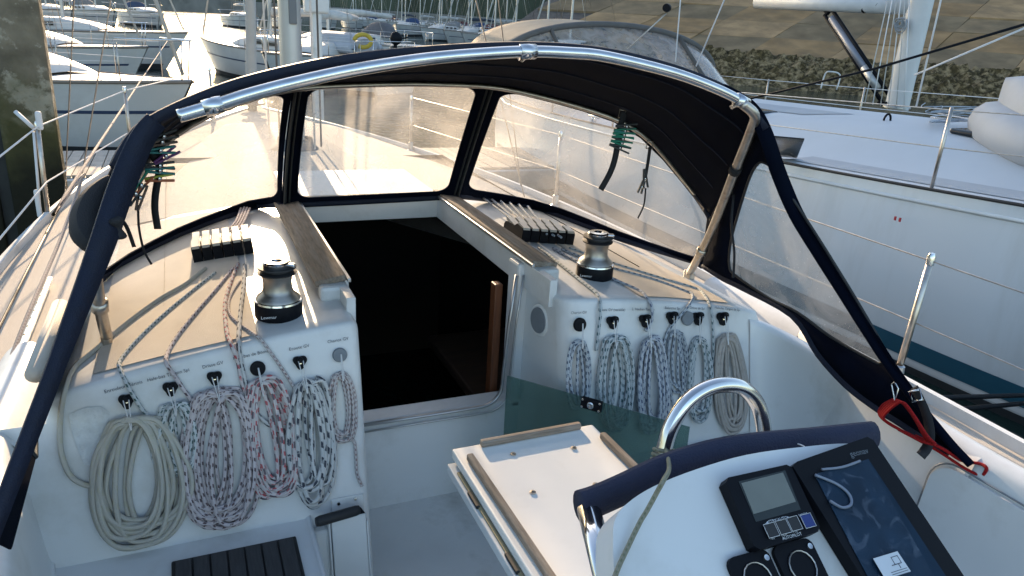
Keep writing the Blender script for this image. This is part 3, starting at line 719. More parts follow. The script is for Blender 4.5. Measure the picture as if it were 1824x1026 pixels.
def strap(name, pts, wd, th=.002, par=hood, m_='strap', nrm=Vector((.35, 1, 0))):
    p = catmull(pts, 6); v = []; f = []
    for i, q in enumerate(p):
        t = (p[min(i+1, len(p)-1)]-p[max(i-1, 0)]).normalized(); s = t.cross(nrm).normalized()
        ww_ = wd(i/(len(p)-1)) if callable(wd) else wd; v += [q-s*ww_/2, q+s*ww_/2]
    for i in range(len(p)-1): f.append((2*i, 2*i+1, 2*i+3, 2*i+2))
    return solid(obj(name, mesh(name, v, f), M[m_], par), th)
# side panels with a window
def sidex(z): return 1.985-.29*max(0, min(1.1, (z-1.55)/.75))**1.6
def onside(px, py):
    x = 1.9
    for _ in range(25):
        p = at(px, py, X=x); x = .5*x+.5*sidex(p.z)
    return p
so_px = [(1362, 230), (1390, 310), (1420, 380), (1460, 447), (1500, 512), (1540, 578), (1580, 642), (1625, 703), (1670, 758), (1700, 793), (1730, 824), (1690, 806), (1640, 778), (1600, 752), (1560, 727), (1508, 687), (1458, 632), (1412, 563), (1320, 512), (1287, 496), (1252, 474), (1258, 430), (1265, 388), (1292, 330), (1318, 275), (1338, 235)]
si_px = [(1350, 292), (1362, 290), (1378, 303), (1400, 336), (1450, 412), (1500, 492), (1545, 567), (1575, 622), (1577, 640), (1568, 647), (1552, 641), (1480, 600), (1420, 556), (1370, 531), (1312, 492), (1299, 474), (1302, 430), (1318, 370), (1336, 315)]
so3 = [onside(*p) for p in so_px]; si3 = [onside(*p) for p in si_px]
si3s = catmull(si3, 4, True)
pe_px = [(268, 214, 1.95), (246, 242, 1.94), (224, 288, 1.91), (200, 350, 1.85), (176, 420, 1.78), (150, 490, 1.72), (115, 580, 1.62), (80, 672, 1.53), (45, 762, 1.46), (10, 852, 1.39), (-30, 955, 1.32)]
pe3 = [at(a, b, Y=c) for a, b, c in pe_px]
pbase = [rb(150, 545), rb(172, 505)]
po3 = pe3[1:]+[Vector((pe3[-1].x-.01, 1.5, 1.44)), Vector((CX-1.24, 1.8, 1.45)), Vector((CX-1.21, 2.1, 1.47)), pbase[0], pbase[1], H1L[0]]
pc3 = sum(po3, Vector())/len(po3)
pi3 = [pc3+(p-pc3)*.62 for p in po3]
for sg_, o3, i3, ed in ((1, so3, si3s, [cA(.90), cA(.955), so3[0].lerp(cA(1), .5)]+so3[1:11]), (-1, po3, pi3, pe3)):
    sp_ = solid(obj('side_panel', ring('side_panel', o3, i3, 140), M['navy'], hood), .004)
    obj('side_window', fill('side_window', [p+Vector((sg_*.006, 0, 0)) for p in resample(i3, 60)]), M['vinyl_side'], sp_)
    obj('piping', tube('piping', i3, .005, 6, closed=True), M['blackrub'], sp_)
    strap('aft_binding', [p+Vector((-sg_*.012, -.008, 0)) for p in ed], lambda t: ((.048 if sg_ < 0 else .038)+.018*math.sin(math.pi*min(1, t*1.5)))*(1-.42*t), .008, sp_, 'navy2' if sg_ < 0 else 'navy', Vector((-sg_*.55, -1, .25)))  # port strip in a lighter navy, its sky light put into the colour
obj('bottom_binding', tube('bottom_binding', catmull(so3[11:21], 4), .012, 6), M['navy2'], hood)
# hoops
legpx = [(1228, 486, None), (1250, 447, 2.37), (1272, 400, 2.31), (1310, 302, 2.17), (1338, 232, 2.04), (1344, 205, 1.99), (1322, 184, 1.97)]
leg = [onroof(1228, 487, .02)]+[at(a, b, Y=c*k) for (a, b, c), k in zip(legpx[1:], (.99, .975, .955, .95, .95, .96))]
legL = [onroof(190, 600, .02)]+[at(a, b, Y=c) for a, b, c in ((178, 545, 2.14), (171, 482, 2.10), (182, 432, 2.07), (202, 382, 2.03), (224, 326, 2.0), (246, 276, 1.98))]
for lg in (leg, legL):
    h = obj('hoop_leg', tube('hoop_leg', lg, .0165, 10, smoothn=6), M['steel_dull'], hood)
    obj('foot_hinge', box('foot_hinge', lg[0]+Vector((0, 0, -.005)), (.03, .05, .04), .008), M['steel_dull'], h)
    for q in (1, 3):
        d = (lg[q+1]-lg[q]).normalized()
        obj('hoop_clamp', tube('hoop_clamp', [lg[q]-d*.015, lg[q]+d*.015], .022, 10), M['steel_dull'] if q == 1 else M['strap'], h)
obj('front_hoop', tube('front_hoop', [leg[2]]+[cH(1-i/40)+Vector((0, -.02, -.008)) for i in range(0, 41)]+[legL[2]], .011, 8), M['steel_dull'], hood)
# bright grab rail along the canopy's aft edge
GP = [(318, 207), (380, 189), (450, 167), (540, 144), (640, 123), (760, 105), (860, 96), (940, 92), (1010, 94), (1080, 101), (1200, 130), (1280, 160), (1325, 183)]
gr = [at(a, b, Y=1.90) for a, b in GP]
g = obj('grab_rail', tube('grab_rail', gr, .0155, 14, smoothn=6), M['steel'], hood)
for a, b in ((378, 193), (938, 93), (1318, 180)):
    p = at(a, b, Y=1.90); q = min(catmull(gr, 6), key=lambda z: (z-p).length); i = catmull(gr, 6).index(q); cc = catmull(gr, 6)
    t = (cc[min(i+1, len(cc)-1)]-cc[max(i-1, 0)]).normalized()
    obj('rail_bracket', join('rail_bracket', [tube('a', [q-t*.022, q+t*.022], .020, 12), tube('b', [q, q+Vector((0, .04, -.02))], .011, 8)]), M['steel'], g)
# straps, buckles
YS = 2.20
strap('strap', [at(287, 226, Y=YS), at(283, 260, Y=YS), at(284, 300, Y=YS), at(277, 345, Y=YS), at(276, 375, Y=YS), at(281, 408, Y=YS)], .019)
strap('strap_tail', [at(262, 262, Y=YS), at(276, 285, Y=YS), at(284, 295, Y=YS)], .018)
strap('strap_tail', [at(246, 365, Y=YS-.03), at(247, 400, Y=YS-.03), at(252, 430, Y=YS-.03), at(258, 450, Y=YS-.03), at(270, 471, Y=YS-.03)], .006)
strap('strap_tail', [at(213, 388, Y=1.9), at(226, 405, Y=1.9), at(239, 440, Y=1.9)], .009)
YR = 2.35
strap('strap', [at(1112, 200, Y=YR), at(1104, 230, Y=YR), at(1097, 275, Y=YR), at(1088, 305, Y=YR), at(1070, 338, Y=YR)], .022)
strap('strap_tail', [at(1158, 262, Y=YR), at(1154, 290, Y=YR), at(1149, 320, Y=YR)], .012)
strap('strap_tail', [at(1150, 335, Y=YR), at(1149, 350, Y=YR), at(1146, 368, Y=YR), at(1136, 389, Y=YR)], .006)
strap('strap_tail', [at(1307, 345, Y=2.15), at(1303, 400, Y=2.1), at(1308, 450, Y=2.05), at(1306, 495, Y=2.02)], .009)
for a, b, y in ((1108, 203, 2.36), (1157, 258, 2.36), (1300, 338, 2.17), (1326, 275, 2.1)):
    c = at(a, b, Y=y)
    obj('buckle', tube('buckle', [c+Vector((-.014, 0, -.012)), c+Vector((.014, 0, -.016)), c+Vector((.016, 0, .012)), c+Vector((-.012, 0, .016))], .003, 6, closed=True), M['steel_dull'], hood)
ft = at(1075, 186, Y=2.9); f2 = at(1105, 196, Y=2.85)
obj('hoop_sleeve', tube('hoop_sleeve', [ft, f2], .013, 8), M['steel_dull'], hood)
# webbing strap ends at the starboard aft corner
cz = at(1655, 740, X=1.93)
strap('strap', [at(1628, 690, X=1.94), at(1648, 732, X=1.93), at(1656, 770, X=1.92), at(1652, 795, X=1.90), at(1640, 812, X=1.86)], .028, nrm=Vector((1, .4, .2)))
obj('buckle', tube('buckle', [at(1620, 698, X=1.93), at(1638, 694, X=1.93), at(1644, 712, X=1.93), at(1626, 716, X=1.93)], .004, 6, closed=True), M['steel'], hood)
obj('rolled_flap', tube('rolled_flap', [at(200, 318, Y=1.97), at(172, 352, Y=1.93), at(156, 395, Y=1.88), at(158, 425, Y=1.83), at(172, 442, Y=1.80)], lambda t: .012+.026*math.sin(math.pi*t), 10, smoothn=5), M['strap'], hood)
obj('strap_bundle', tube('strap_bundle', [at(204, 388, Y=1.80), at(210, 405, Y=1.80), at(212, 424, Y=1.80)], lambda t: .012+.005*math.sin(9*t), 8, smoothn=4), M['strap'], hood)
# ------------------------------------------------------------------ clothes pegs
M['pg'] = mat('green_peg', (.01, .19, .12), .45); M['pt'] = mat('teal_peg', (.03, .20, .19), .45); M['pk'] = mat('dark_peg', (.035, .04, .042), .5)
M['po'] = mat('orange_peg', (.42, .12, .05), .45); M['py'] = mat('lime_peg', (.36, .40, .05), .45); M['pp'] = mat('purple_peg', (.12, .03, .14), .45); M['pb'] = mat('brown_peg', (.13, .09, .07), .5)
def peg(px, py, Y, ang, ln, mk, label, mk2=None, group=None):
    c = at(px, py, Y=Y); d = at(px+10*math.cos(R(ang)), py+10*math.sin(R(ang)), Y=Y)-c; d.normalize()
    u = Vector((.1, 1, 0)); u = (u-d*u.dot(d)).normalized(); s = d.cross(u)
    t = thing('clothes_peg', label, 'clothes peg', group, c)
    op = .09
    for k, mm in ((1, mk), (-1, mk2 or mk)):
        a = (d+s*op*k).normalized(); b = s-a*s.dot(a); b.normalize()
        obj('jaw', box('jaw', c+s*k*.0048*1.2, (ln, .010, .0065), .002, axes=(a, u, b)), M[mm], t)
    obj('spring', tube('spring', [c-u*.008, c+u*.008], .0055, 8), M['steel'], t)
YP = YS-.012
pegsL = [(292, 243, -14, 'pk', None, 'dark grey clothes peg at the top of the strap inside the port hood window'), (289, 253, -14, 'pb', None, 'brown clothes peg second from the top of the strap by the port hood window'), (286, 268, -4, 'pt', None, 'teal clothes peg clipped above the purple one by the port hood window'), (296, 278, -32, 'pp', None, 'purple clothes peg tilted upward on the strap by the port hood window'), (285, 295, -1, 'pk', None, 'dark clothes peg level between purple and teal ones by the port window'), (285, 304, 0, 'pt', None, 'level teal clothes peg just above the lime and orange one'), (284, 318, -5, 'py', 'po', 'lime and orange clothes peg lowest on the strap by the port window')]
for x, y, a, k, k2, lb in pegsL: peg(x, y, YP, a, .074, k, lb, k2)
for x, y, a, k, k2, lb in [(246, 322, -62, 'pg', None, 'green clothes peg hanging behind the orange one on the thin port cord'), (252, 330, -50, 'po', None, 'orange clothes peg hanging on the thin cord by the port canvas strip'), (242, 345, -60, 'pk', None, 'dark clothes peg in the middle of the thin port cord bunch'), (250, 352, -75, 'pb', None, 'brown clothes peg at the bottom of the thin port cord bunch')]:
    peg(x, y, YS-.045, a, .074, k, lb, k2)
for i, (x, y, a, k, k2, lb) in enumerate([(1116, 225, 1, 'pk', None, 'dark clothes peg topmost on the starboard hood strap'), (1113, 233, 3, 'pg', 'pt', 'green clothes peg directly under the topmost dark peg on starboard strap'), (1111, 240, 8, 'pg', None, 'green clothes peg third down on the starboard hood strap'), (1109, 247, 10, 'pg', 'pk', 'green and dark clothes peg fourth down on the starboard hood strap'), (1107, 255, 13, 'pg', None, 'green clothes peg fifth down just above the lowest dark starboard peg'), (1104, 263, 18, 'pk', None, 'dark clothes peg lowest on the starboard hood strap')]):
    peg(x, y, YR-.012, a, .092, k, lb, k2)
peg(1149, 318, YR-.012, 86, .075, 'pk', 'dark clothes peg hanging upright on the thin starboard strap tail')
peg(1143, 333, YR-.03, 110, .05, 'pk', 'small dark clothes peg hooked under the upright one on starboard strap')
# ================================================================== DECK GEAR
def winch(px, py, label, seg=36):
    K = .87; p = onroof(px, py); t = thing('winch', label, 'winch', None, p)
    obj('base', lathe('base', [(a*K, b*K) for a, b in [(0, 0), (.081, 0), (.083, .004), (.083, .052), (.079, .058), (.05, .06)]], seg, p), M['black'], t)
    obj('base_ring', lathe('base_ring', [(a*K, b*K) for a, b in [(.0805, .054), (.0835, .058), (.082, .064), (.07, .068)]], seg, p), M['steel'], t)
    dr = obj('drum', lathe('drum', [(a*K, b*K) for a, b in [(.078, .062), (.074, .075), (.058, .088), (.051, .105), (.050, .13), (.053, .150), (.060, .158), (.060, .162)]], seg, p), M['winch'], t)
    obj('self_tailing_jaw', lathe('self_tailing_jaw', [(a*K, b*K) for a, b in [(.045, .160), (.066, .161), (.068, .166), (.052, .172), (.052, .177), (.067, .182), (.066, .187), (.045, .190)]], seg, p), M['blackrub'], t)
    c = obj('crown', lathe('crown', [(a*K, b*K) for a, b in [(.046, .188), (.047, .200), (.042, .206), (.020, .207), (.017, .203), (.012, .196), (0, .196)]], seg, p), M['steel'], t)
    obj('feeder_arm', box('feeder_arm', p+Vector((.030, -.022, .170)), (.048, .020, .012), .004, R(-25)), M['steel'], t)
    e = (Vector((CAM.x-p.x, CAM.y-p.y, 0))).normalized(); s = Vector((-e.y, e.x, 0)) if True else None
    if s.x < 0: s = -s
    text('lettering', 'Lewmar', p+e*.0735+Vector((0, 0, .022))-s*.030, s, Vector((0, 0, 1)), .014, M['wtext'], t)
    return t
winch(497, 561, 'self tailing winch on the coachroof beside the plain beige coils to port')
winch(1058, 492, 'self tailing winch on the coachroof starboard of the open companionway')
M['lever'] = mat('clutch_lever_glare', (.42, .39, .34), .3, var=.15, vscale=20, spec=.6)  # sun glare on the lever tops painted as a cream base colour
def clutch(pa, pb_, n, label, gap=None):
    a, b = onroof(*pa), onroof(*pb_); d = b-a; yaw = Vector((0, 1, 0)); t = thing('rope_clutch_bank', label, 'rope clutch', None, (a+b)/2)
    s = d.normalized(); fw = (yaw-s*yaw.dot(s)).normalized(); up = s.cross(fw).normalized()
    if up.z < 0: up = -up
    wd = d.length/n
    for i in range(n):
        o = a+s*wd*i
        pr = [(0, .004), (0, .052), (.012, .062), (.075, .066), (.10, .050), (.12, .052), (.20, .046), (.215, .03), (.215, .004)]
        c = obj('clutch', prism('clutch', [o+fw*x+up*z for x, z in pr], s*(wd*.90), .003), M['black'], t)
        for y0, y1, z0, z1 in ((.004, .070, .066, .075), (.105, .205, .052, .066)):
            q = [o+s*wd*.08+fw*y0+up*(z0-.012), o+s*wd*.08+fw*y0+up*z0, o+s*wd*.08+fw*y1+up*z1, o+s*wd*.08+fw*y1+up*(z1-.014)]
            obj('lever', prism('lever', q, s*(wd*.72), .002), M['lever'], c)
    return a, s, fw, up, wd
clA = clutch((346, 470), (455, 452), 6, 'bank of rope clutches on the port coachroof ahead of the winch')
clB = clutch((928, 432), (1022, 438), 6, 'bank of rope clutches on the starboard coachroof ahead of the winch')
# --------------------------------------------------------------- ropes
RM = dict(beige=rope_mat('beige_rope', (0.500, 0.475, 0.413), (0.456, 0.429, 0.307), .05, .3, 3, .6), green=rope_mat('white_green_rope', (0.550, 0.575, 0.575), (0.051, 0.105, 0.098), .022, .42, 4), pink=rope_mat('pink_black_rope', (0.587, 0.525, 0.525), (0.091, 0.057, 0.064), .030, .35, 4, 1, None), red=rope_mat('white_red_rope', (0.600, 0.550, 0.537), (0.456, 0.091, 0.105), .035, .4, 3, 1, (0.145, 0.118, 0.132)), bold=rope_mat('white_black_rope', (0.575, 0.575, 0.562), (0.026, 0.032, 0.051), .05, .42, 3), brown=rope_mat('brown_fleck_rope', (0.550, 0.512, 0.500), (0.226, 0.145, 0.145), .016, .5, 4), blue=rope_mat('grey_navy_rope', (0.450, 0.488, 0.525), (0.044, 0.064, 0.111), .024, .45, 4), blue2=rope_mat('white_navy_rope', (0.525, 0.550, 0.587), (0.051, 0.071, 0.145), .03, .4, 4), teal=rope_mat('white_teal_rope', (0.525, 0.562, 0.575), (0.037, 0.091, 0.105), .028, .4, 4), tan=rope_mat('tan_rope', (0.463, 0.425, 0.388), (0.334, 0.294, 0.253), .04, .3, 3, .6))
def coil_mesh(top, bot, wpx, turns, r, seed, layers=2.4, ragged=.16, topw=.8):
    rd = random.Random(seed)
    H, B = onbulk(*top), onbulk(*bot); e2 = (B-H); L = e2.length; e2.normalize()
    e1 = Vector((1, 0, 0)); e1 = (e1-e2*e1.dot(e2)).normalized(); e3 = BN
    W = wpx*(H.lerp(B, .5)-CAM).length/FPX*.97
    pts = []; k = 22
    for t in range(turns):
        q = rd.random(); w = W*(.98-.52*rd.random()**1.3); ln = L*(1-ragged*rd.random()); cx_ = (W-w)*rd.uniform(-.5, .5)
        ly = r*1.05+r*1.7*layers*(t/turns+.15*rd.uniform(-1, 1)); sk = rd.uniform(-.06, .06)*W; d0 = rd.uniform(0, .05)*L
        p1, p2 = rd.uniform(0, 6), rd.uniform(.03, .09)
        for i in range(k):
            th = 2*math.pi*i/k; ss = math.sin(th); lat = math.copysign(abs(ss)**.72, ss)
            dd = .5-.5*math.cos(th); wf = topw+(1-topw)*min(1, dd*1.6)
            wf *= 1+p2*math.sin(th*2+p1)
            pts.append(H+e1*(cx_+w*.5*lat*wf+sk*dd)+e2*(d0+(ln-d0)*dd)+e3*(max(r*1.02, ly+r*.5*math.sin(th*3+p1))))
    pts.append(pts[-k+1] if False else H+e2*.02+e3*(r*2))
    return tube('coil', catmull(pts, 3), r, 7)
def lead_pts(roof, bulk, r):
    return [onroof(a, b, r*1.05) for a, b in roof]+[onbulk(a, b, r*1.4) for a, b in bulk]
def rope(top, bot, wpx, turns, r, mk, seed, label, roof=None, bulk=None, **kw):
    ms = [coil_mesh(top, bot, wpx, turns, r, seed, **kw)]
    if roof is not None: ms.append(tube('lead', lead_pts(roof, bulk, r), r, 8, smoothn=7))
    return obj('coiled_rope', join('coiled_rope', ms), RM[mk], None, label, 'rope')
rope((246, 738), (255, 970), 146, 16, .0074, 'beige', 1, 'thick plain beige rope coil hanging on the port bulkhead', [(366, 478), (330, 506), (285, 532), (230, 572), (170, 622), (132, 655)], [(117, 690), (108, 740), (108, 800), (124, 845), (150, 863), (180, 868)], ragged=.22)
rope((312, 715), (312, 845), 64, 10, .0060, 'green', 2, 'green flecked white rope coil between beige and pink coils on port bulkhead', [(383, 486), (340, 520), (290, 562), (245, 605), (216, 640), (213, 655)], [(226, 684), (242, 712), (265, 745), (290, 770)])
rope((392, 690), (390, 938), 124, 22, .0062, 'pink', 3, 'large pinkish black flecked rope coil under the third hook on port bulkhead', [(415, 478), (388, 512), (350, 556), (318, 596), (300, 626), (296, 646)], [(308, 665), (328, 695), (350, 725)], layers=2.8)
rope((470, 668), (495, 880), 84, 12, .0066, 'red', 4, 'red flecked white rope coil beside the bold black flecked one', [(424, 470), (412, 500), (401, 540), (404, 590), (414, 618)], [(424, 645), (432, 685), (445, 720)], layers=2.2)
rope((548, 672), (560, 910), 78, 9, .0068, 'bold', 5, 'white rope coil with bold black flecks on the port bulkhead', [(436, 472), (434, 510), (428, 560), (425, 608)], [(428, 640), (440, 690), (460, 740), (500, 770)], ragged=.3)
rope((605, 662), (608, 790), 56, 6, .0050, 'brown', 6, 'thin brown flecked rope coil nearest the companionway on port bulkhead', [(428, 500), (410, 530), (408, 555), (420, 572), (450, 594), (462, 602)], [(480, 625), (510, 668), (540, 715), (575, 752), (610, 772), (630, 786), (634, 815), (636, 845), (645, 866)], layers=1.4)
rope((1028, 606), (1030, 728), 50, 5, .0060, 'blue', 11, 'navy flecked grey rope coil nearest the companionway on starboard bulkhead', layers=1.2, ragged=.1)
rope((1092, 597), (1092, 765), 72, 13, .0060, 'teal', 12, 'teal flecked rope coil under the second starboard hook', [(960, 440), (1005, 476), (1045, 508), (1062, 522)], [(1070, 545), (1066, 590), (1062, 625)])
rope((1155, 598), (1158, 770), 66, 14, .0060, 'blue2', 13, 'navy flecked white rope coil under the third starboard hook', [(985, 442), (1040, 472), (1100, 500), (1138, 517), (1150, 528)], [(1160, 545), (1161, 570), (1150, 590)], layers=2.8)
rope((1200, 588), (1206, 735), 44, 5, .0056, 'blue', 14, 'loose open navy flecked rope coil under the fourth starboard hook', [(1000, 444), (1080, 474), (1160, 496), (1215, 516), (1234, 526)], [(1226, 545), (1205, 570), (1190, 590), (1182, 615)], layers=1.2, ragged=.45)
rope((1240, 598), (1240, 750), 50, 10, .0056, 'teal', 15, 'teal flecked rope coil beside the tan coil on starboard bulkhead', [(1014, 442), (1090, 468), (1180, 496), (1240, 514), (1256, 528)], [(1266, 550), (1270, 590), (1270, 640), (1260, 690)])
rope((1290, 594), (1304, 768), 70, 15, .0062, 'tan', 16, 'plain tan rope coil at the outboard end of the starboard bulkhead', layers=2.4)
obj('halyard_bundle', join('halyard_bundle', [tube('h', [onroof(860+i*16, 352+i*3, .03), onroof(895+i*14, 378+i*4, .035), onroof(935+i*13, 408+i*3, .045)], .0055, 6, smoothn=4) for i in range(6)]), RM['blue'], None, 'bundle of halyards running aft under the hood into the starboard clutches', 'rope')
obj('halyard_bundle', join('halyard_bundle', [tube('h', [onroof(430+i*5, 368+i, .03), onroof(420+i*5, 395, .03), onroof(400+i*7, 415, .045)], .0055, 6, smoothn=4) for i in range(4)]), RM['pink'], None, 'bundle of halyards running aft under the hood into the port clutches', 'rope')
# hooks with elastic loops, lettering above
def roofdir(x): return Vector((1, 0, -.18*(x-CX))).normalized()
def hook(px, py, top, kind, label, words=None, tpx=None):
    p = onbulk(px, py, .001); t = thing('rope_hook', label, 'rope hook', None, p)
    rr = 12.5*(p-CAM).length/FPX
    if kind == 'lobe':
        lp_ = []
        for i in range(28):
            a = 2*math.pi*i/28; q = rr*(.86+.16*math.cos(3*(a-math.pi/2)))
            lp_.append(p+Vector((1, 0, 0))*q*math.cos(a)+BN.cross(Vector((-1, 0, 0))).normalized()*q*math.sin(a)*1.05)
        obj('plate', prism('plate', lp_, BN*.010, .003), M['black'], t)
        obj('horn', lathe('horn', [(rr*.42, 0), (rr*.42, .018), (rr*.30, .022), (0, .022)], 14, p+Vector((0, 0, rr*.35)), BN), M['black'], t)
        obj('screw', lathe('screw', [(rr*.2, .0105), (rr*.18, .013), (0, .013)], 10, p-Vector((0, 0, rr*.1)), BN), M['steel'], t)
    else:
        obj('plate', lathe('plate', [(rr, 0), (rr, .006), (rr*.9, .009), (0, .0095)], 24, p, BN), M['greyd'] if kind == 'grey' else M['black'], t)
    if top:
        q = onbulk(*top, .042); off = Vector((.007, 0, 0))
        a = p+BN*.024+Vector((0, 0, rr*.3))
        obj('elastic', join('elastic', [tube('e', [a-off*(1 if kind == 'lobe' else .1), q-off*.3, q+Vector((0, -.004, -.018))], .0016, 5, smoothn=4), tube('e', [a+off*(1 if kind == 'lobe' else .1), q+off*.3, q+Vector((.001, -.004, -.018))], .0016, 5, smoothn=4)]), M['elastic'], t)
    if words:
        c = onbulk(*tpx, .0016)
        text('lettering', words, c, roofdir(c.x), BN.cross(Vector((-1, 0, 0))) if BN.cross(Vector((-1, 0, 0))).z > 0 else BN.cross(Vector((1, 0, 0))), .0135, M['text'], cr)
hook(226, 713, (232, 755), 'lobe', 'black hook holding the thick beige coil', 'Enrouleur Génois', (220, 689))
hook(304, 691, (312, 730), 'lobe', 'black hook holding the green flecked coil on port bulkhead', 'Hale-bas Tangon Spi', (300, 668))
hook(382, 672, (390, 708), 'lobe', 'black hook holding the large pinkish coil', 'Drisse GV', (379, 650))
hook(459, 656, (468, 695), 'disc', 'round black disc hook holding the red flecked coil', 'Hale-bas de Bôme', (447, 632))
hook(534, 644, (546, 690), 'lobe', 'black hook holding the bold black flecked coil', 'Ecoute GV', (533, 619))
hook(605, 632, (611, 668), 'grey', 'round grey disc hook nearest the companionway on port bulkhead', 'Chariot GV', (602, 606))
hook(1032, 578, (1038, 612), 'disc', 'round dark disc hook nearest the companionway on starboard bulkhead', 'Chariot GV', (1031, 557))
hook(1090, 573, (1098, 612), 'lobe', 'black hook holding the second starboard coil', 'Ecoute GV (variable)', (1090, 552))
hook(1148, 570, (1160, 610), 'lobe', 'black hook holding the third starboard coil', 'L. Hauban Tangon', (1146, 551))
hook(1196, 565, (1202, 592), 'lobe', 'black hook holding the loose open coil', 'Balancine Spi', (1198, 549))
hook(1242, 566, (1247, 606), 'lobe', 'black hook holding the coil beside the tan one', 'Drisse de Spi', (1242, 549))
hook(1286, 566, (1297, 606), 'lobe', 'black hook holding the plain tan coil', 'Hale-bas Tangon de Spi', (1296, 550))
hook(1224, 567, None, 'grey', 'bare grey disc between two black hooks on starboard bulkhead')
# round instrument on the curved inner corner to starboard
ci = at(962, 570, X=HXR+.018); nn = Vector((-1, -.12, .05)).normalized()
t = thing('round_cover', 'round grey cover plate on the recess wall starboard of the companionway', 'cover plate', None, ci)
obj('bezel', lathe('bezel', [(.062, -.004), (.062, .006), (.054, .010), (.05, .008), (0, .008)], 32, ci, nn), M['gel2'], t)
obj('disc', lathe('disc', [(.05, .006), (.048, .012), (.02, .013), (0, .013)], 32, ci, nn), M['greyd'], t)
# worn adhesive patch on the port bulkhead
obj('adhesive_patch', fill('adhesive_patch', [onbulk(a, b, .001) for a, b in [(122, 738), (150, 726), (180, 724), (196, 735), (186, 770), (172, 800), (168, 830), (150, 828), (138, 800), (128, 770)]]), mat('old_glue', (.58, .60, .60), .8, var=.1, vscale=40, bump=.5, bscale=60, dirt=(.38, .40, .41), dscale=26, dcut=(.56, .68)), cr)
# ================================================================== COCKPIT FURNITURE
# folding table
TZ = 1.37
tl, tr_ = at(805, 800, Z=TZ), at(1055, 755, Z=TZ); tf = (tl.y+tr_.y)/2; TX0, TX1, TY0 = tl.x, tr_.x, .80
tb = thing('cockpit_table', 'white folding cockpit table with weathered teak fiddles in front of the pedestal', 'table', None, ((TX0+TX1)/2, (TY0+tf)/2, .67))
tcx, tcy = (TX0+TX1)/2, (TY0+tf)/2
obj('table_top', box('table_top', (tcx, tcy, TZ-.014), (TX1-TX0, tf-TY0, .028), .005), mat('white_table_paint', (.80, .79, .75), .4, var=.03, vscale=4, dirt=(.70, .68, .62), dscale=5, dcut=(.55, .85)), tb)
obj('folded_leaf', box('folded_leaf', (tcx-.012, tcy-.006, TZ-.050), (TX1-TX0+.012, tf-TY0-.02, .030), .004), M['gel'], tb)
obj('table_pillar', box('table_pillar', (tcx, tcy-.05, .98), (.20, .50, .66), .03), M['gel2'], tb)
def fid(a, b, wd=.020, hg=.020, m_='teakx'):
    a, b = Vector(a), Vector(b); d = (b-a); c = (a+b)/2+Vector((0, 0, hg/2+.0005)); x = d.normalized(); y = Vector((0, 0, 1)).cross(x)
    obj('fiddle', box('fiddle', c, (d.length, wd, hg), .005, axes=(x, y, Vector((0, 0, 1)))), M[m_], tb)
fid(at(856, 796, Z=TZ), at(1033, 763, Z=TZ)); 
pa, pb2 = at(836, 818, Z=TZ), at(968, 1032, Z=TZ); fid(pa, Vector((pa.x+.004, TY0+.1, TZ)), m_='teakw')
pa = at(1072, 780, Z=TZ); fid(pa, Vector((pa.x+.002, TY0+.15, TZ)), m_='teakw')
for a, b in ((914, 809), (1022, 798), (949, 877), (1061, 863)):
    p = at(a, b, Z=TZ+.002)
    s = obj('screw', lathe('screw', [(.0085, -.001), (.008, .002), (.004, .0028), (.0035, .001), (0, .001)], 16, p), M['steel_dull'], tb)
for y in (tf-.20, tf-.45, tf-.62): obj('hinge', box('hinge', (TX0-.009, y, TZ-.030), (.010, .07, .010), .003), M['blackrub'], tb)
obj('gap_sealant', box('gap_sealant', (TX0-.0035, tcy-.02, TZ-.032), (.010, tf-TY0-.1, .005), .001), mat('old_sealant', (.30, .25, .15), .8), tb)
# steering pedestal
PA = R(36); PN = Vector((0, -math.sin(PA), math.cos(PA))); PP = Vector((.80, .66, 1.885)); PU = Vector((0, math.cos(PA), math.sin(PA)))
def pod(px, py, off=0): return onplane(px, py, PP+PN*off, PN)
pd = thing('steering_pedestal', 'white steering pedestal with instrument pod and navy padded top roll', 'pedestal', None, (.82, .62, .67))
ol = [pod(a, b) for a, b in [(1092, 960), (1096, 925), (1118, 896), (1165, 866), (1240, 836), (1330, 810), (1430, 796), (1510, 790), (1558, 800), (1600, 850), (1680, 980), (1760, 1110), (1620, 1240), (1250, 1260), (1110, 1120), (1095, 1030)]]
ol = catmull(ol, 4, True)
obj('instrument_pod', prism('instrument_pod', ol, -PN*.06, .022), M['gel'], pd)
obj('column', box('column', (.80, .60, 1.22), (.26, .20, 1.12), .05, seg=4), M['gel'], pd)
hp = [at(a, b, Y=c) for a, b, c in [(1150, 980, .80), (1168, 880, .84), (1180, 815, .86), (1195, 760, .87), (1228, 712, .875), (1272, 688, .88), (1318, 689, .88), (1348, 718, .875), (1361, 765, .86), (1362, 830, .84)]]
obj('guard_hoop', tube('guard_hoop', hp, .0135, 16, smoothn=6), M['steel'], pd)
cv = [(1032, 902, .80), (1060, 893, .80), (1110, 871, .80), (1180, 838, .80), (1260, 812, .80), (1340, 798, .79), (1440, 788, .78), (1553, 776, .76)]
cvp = [at(a, b, Y=c) for a, b, c in cv]
obj('padded_roll', tube('padded_roll', cvp, .026, 14, smoothn=5, flat=(1, .8), caps=True), mat('navy_cover', (.013, .018, .045), .75, var=.2, vscale=10, bump=.3, bscale=300), pd)
lgp = [at(1048, 905, Y=.79), at(1062, 960, Y=.74), at(1088, 1060, Y=.64)]
obj('support_leg', tube('support_leg', lgp, .012, 10, flat=(1, 1.5)), M['steel'], pd)
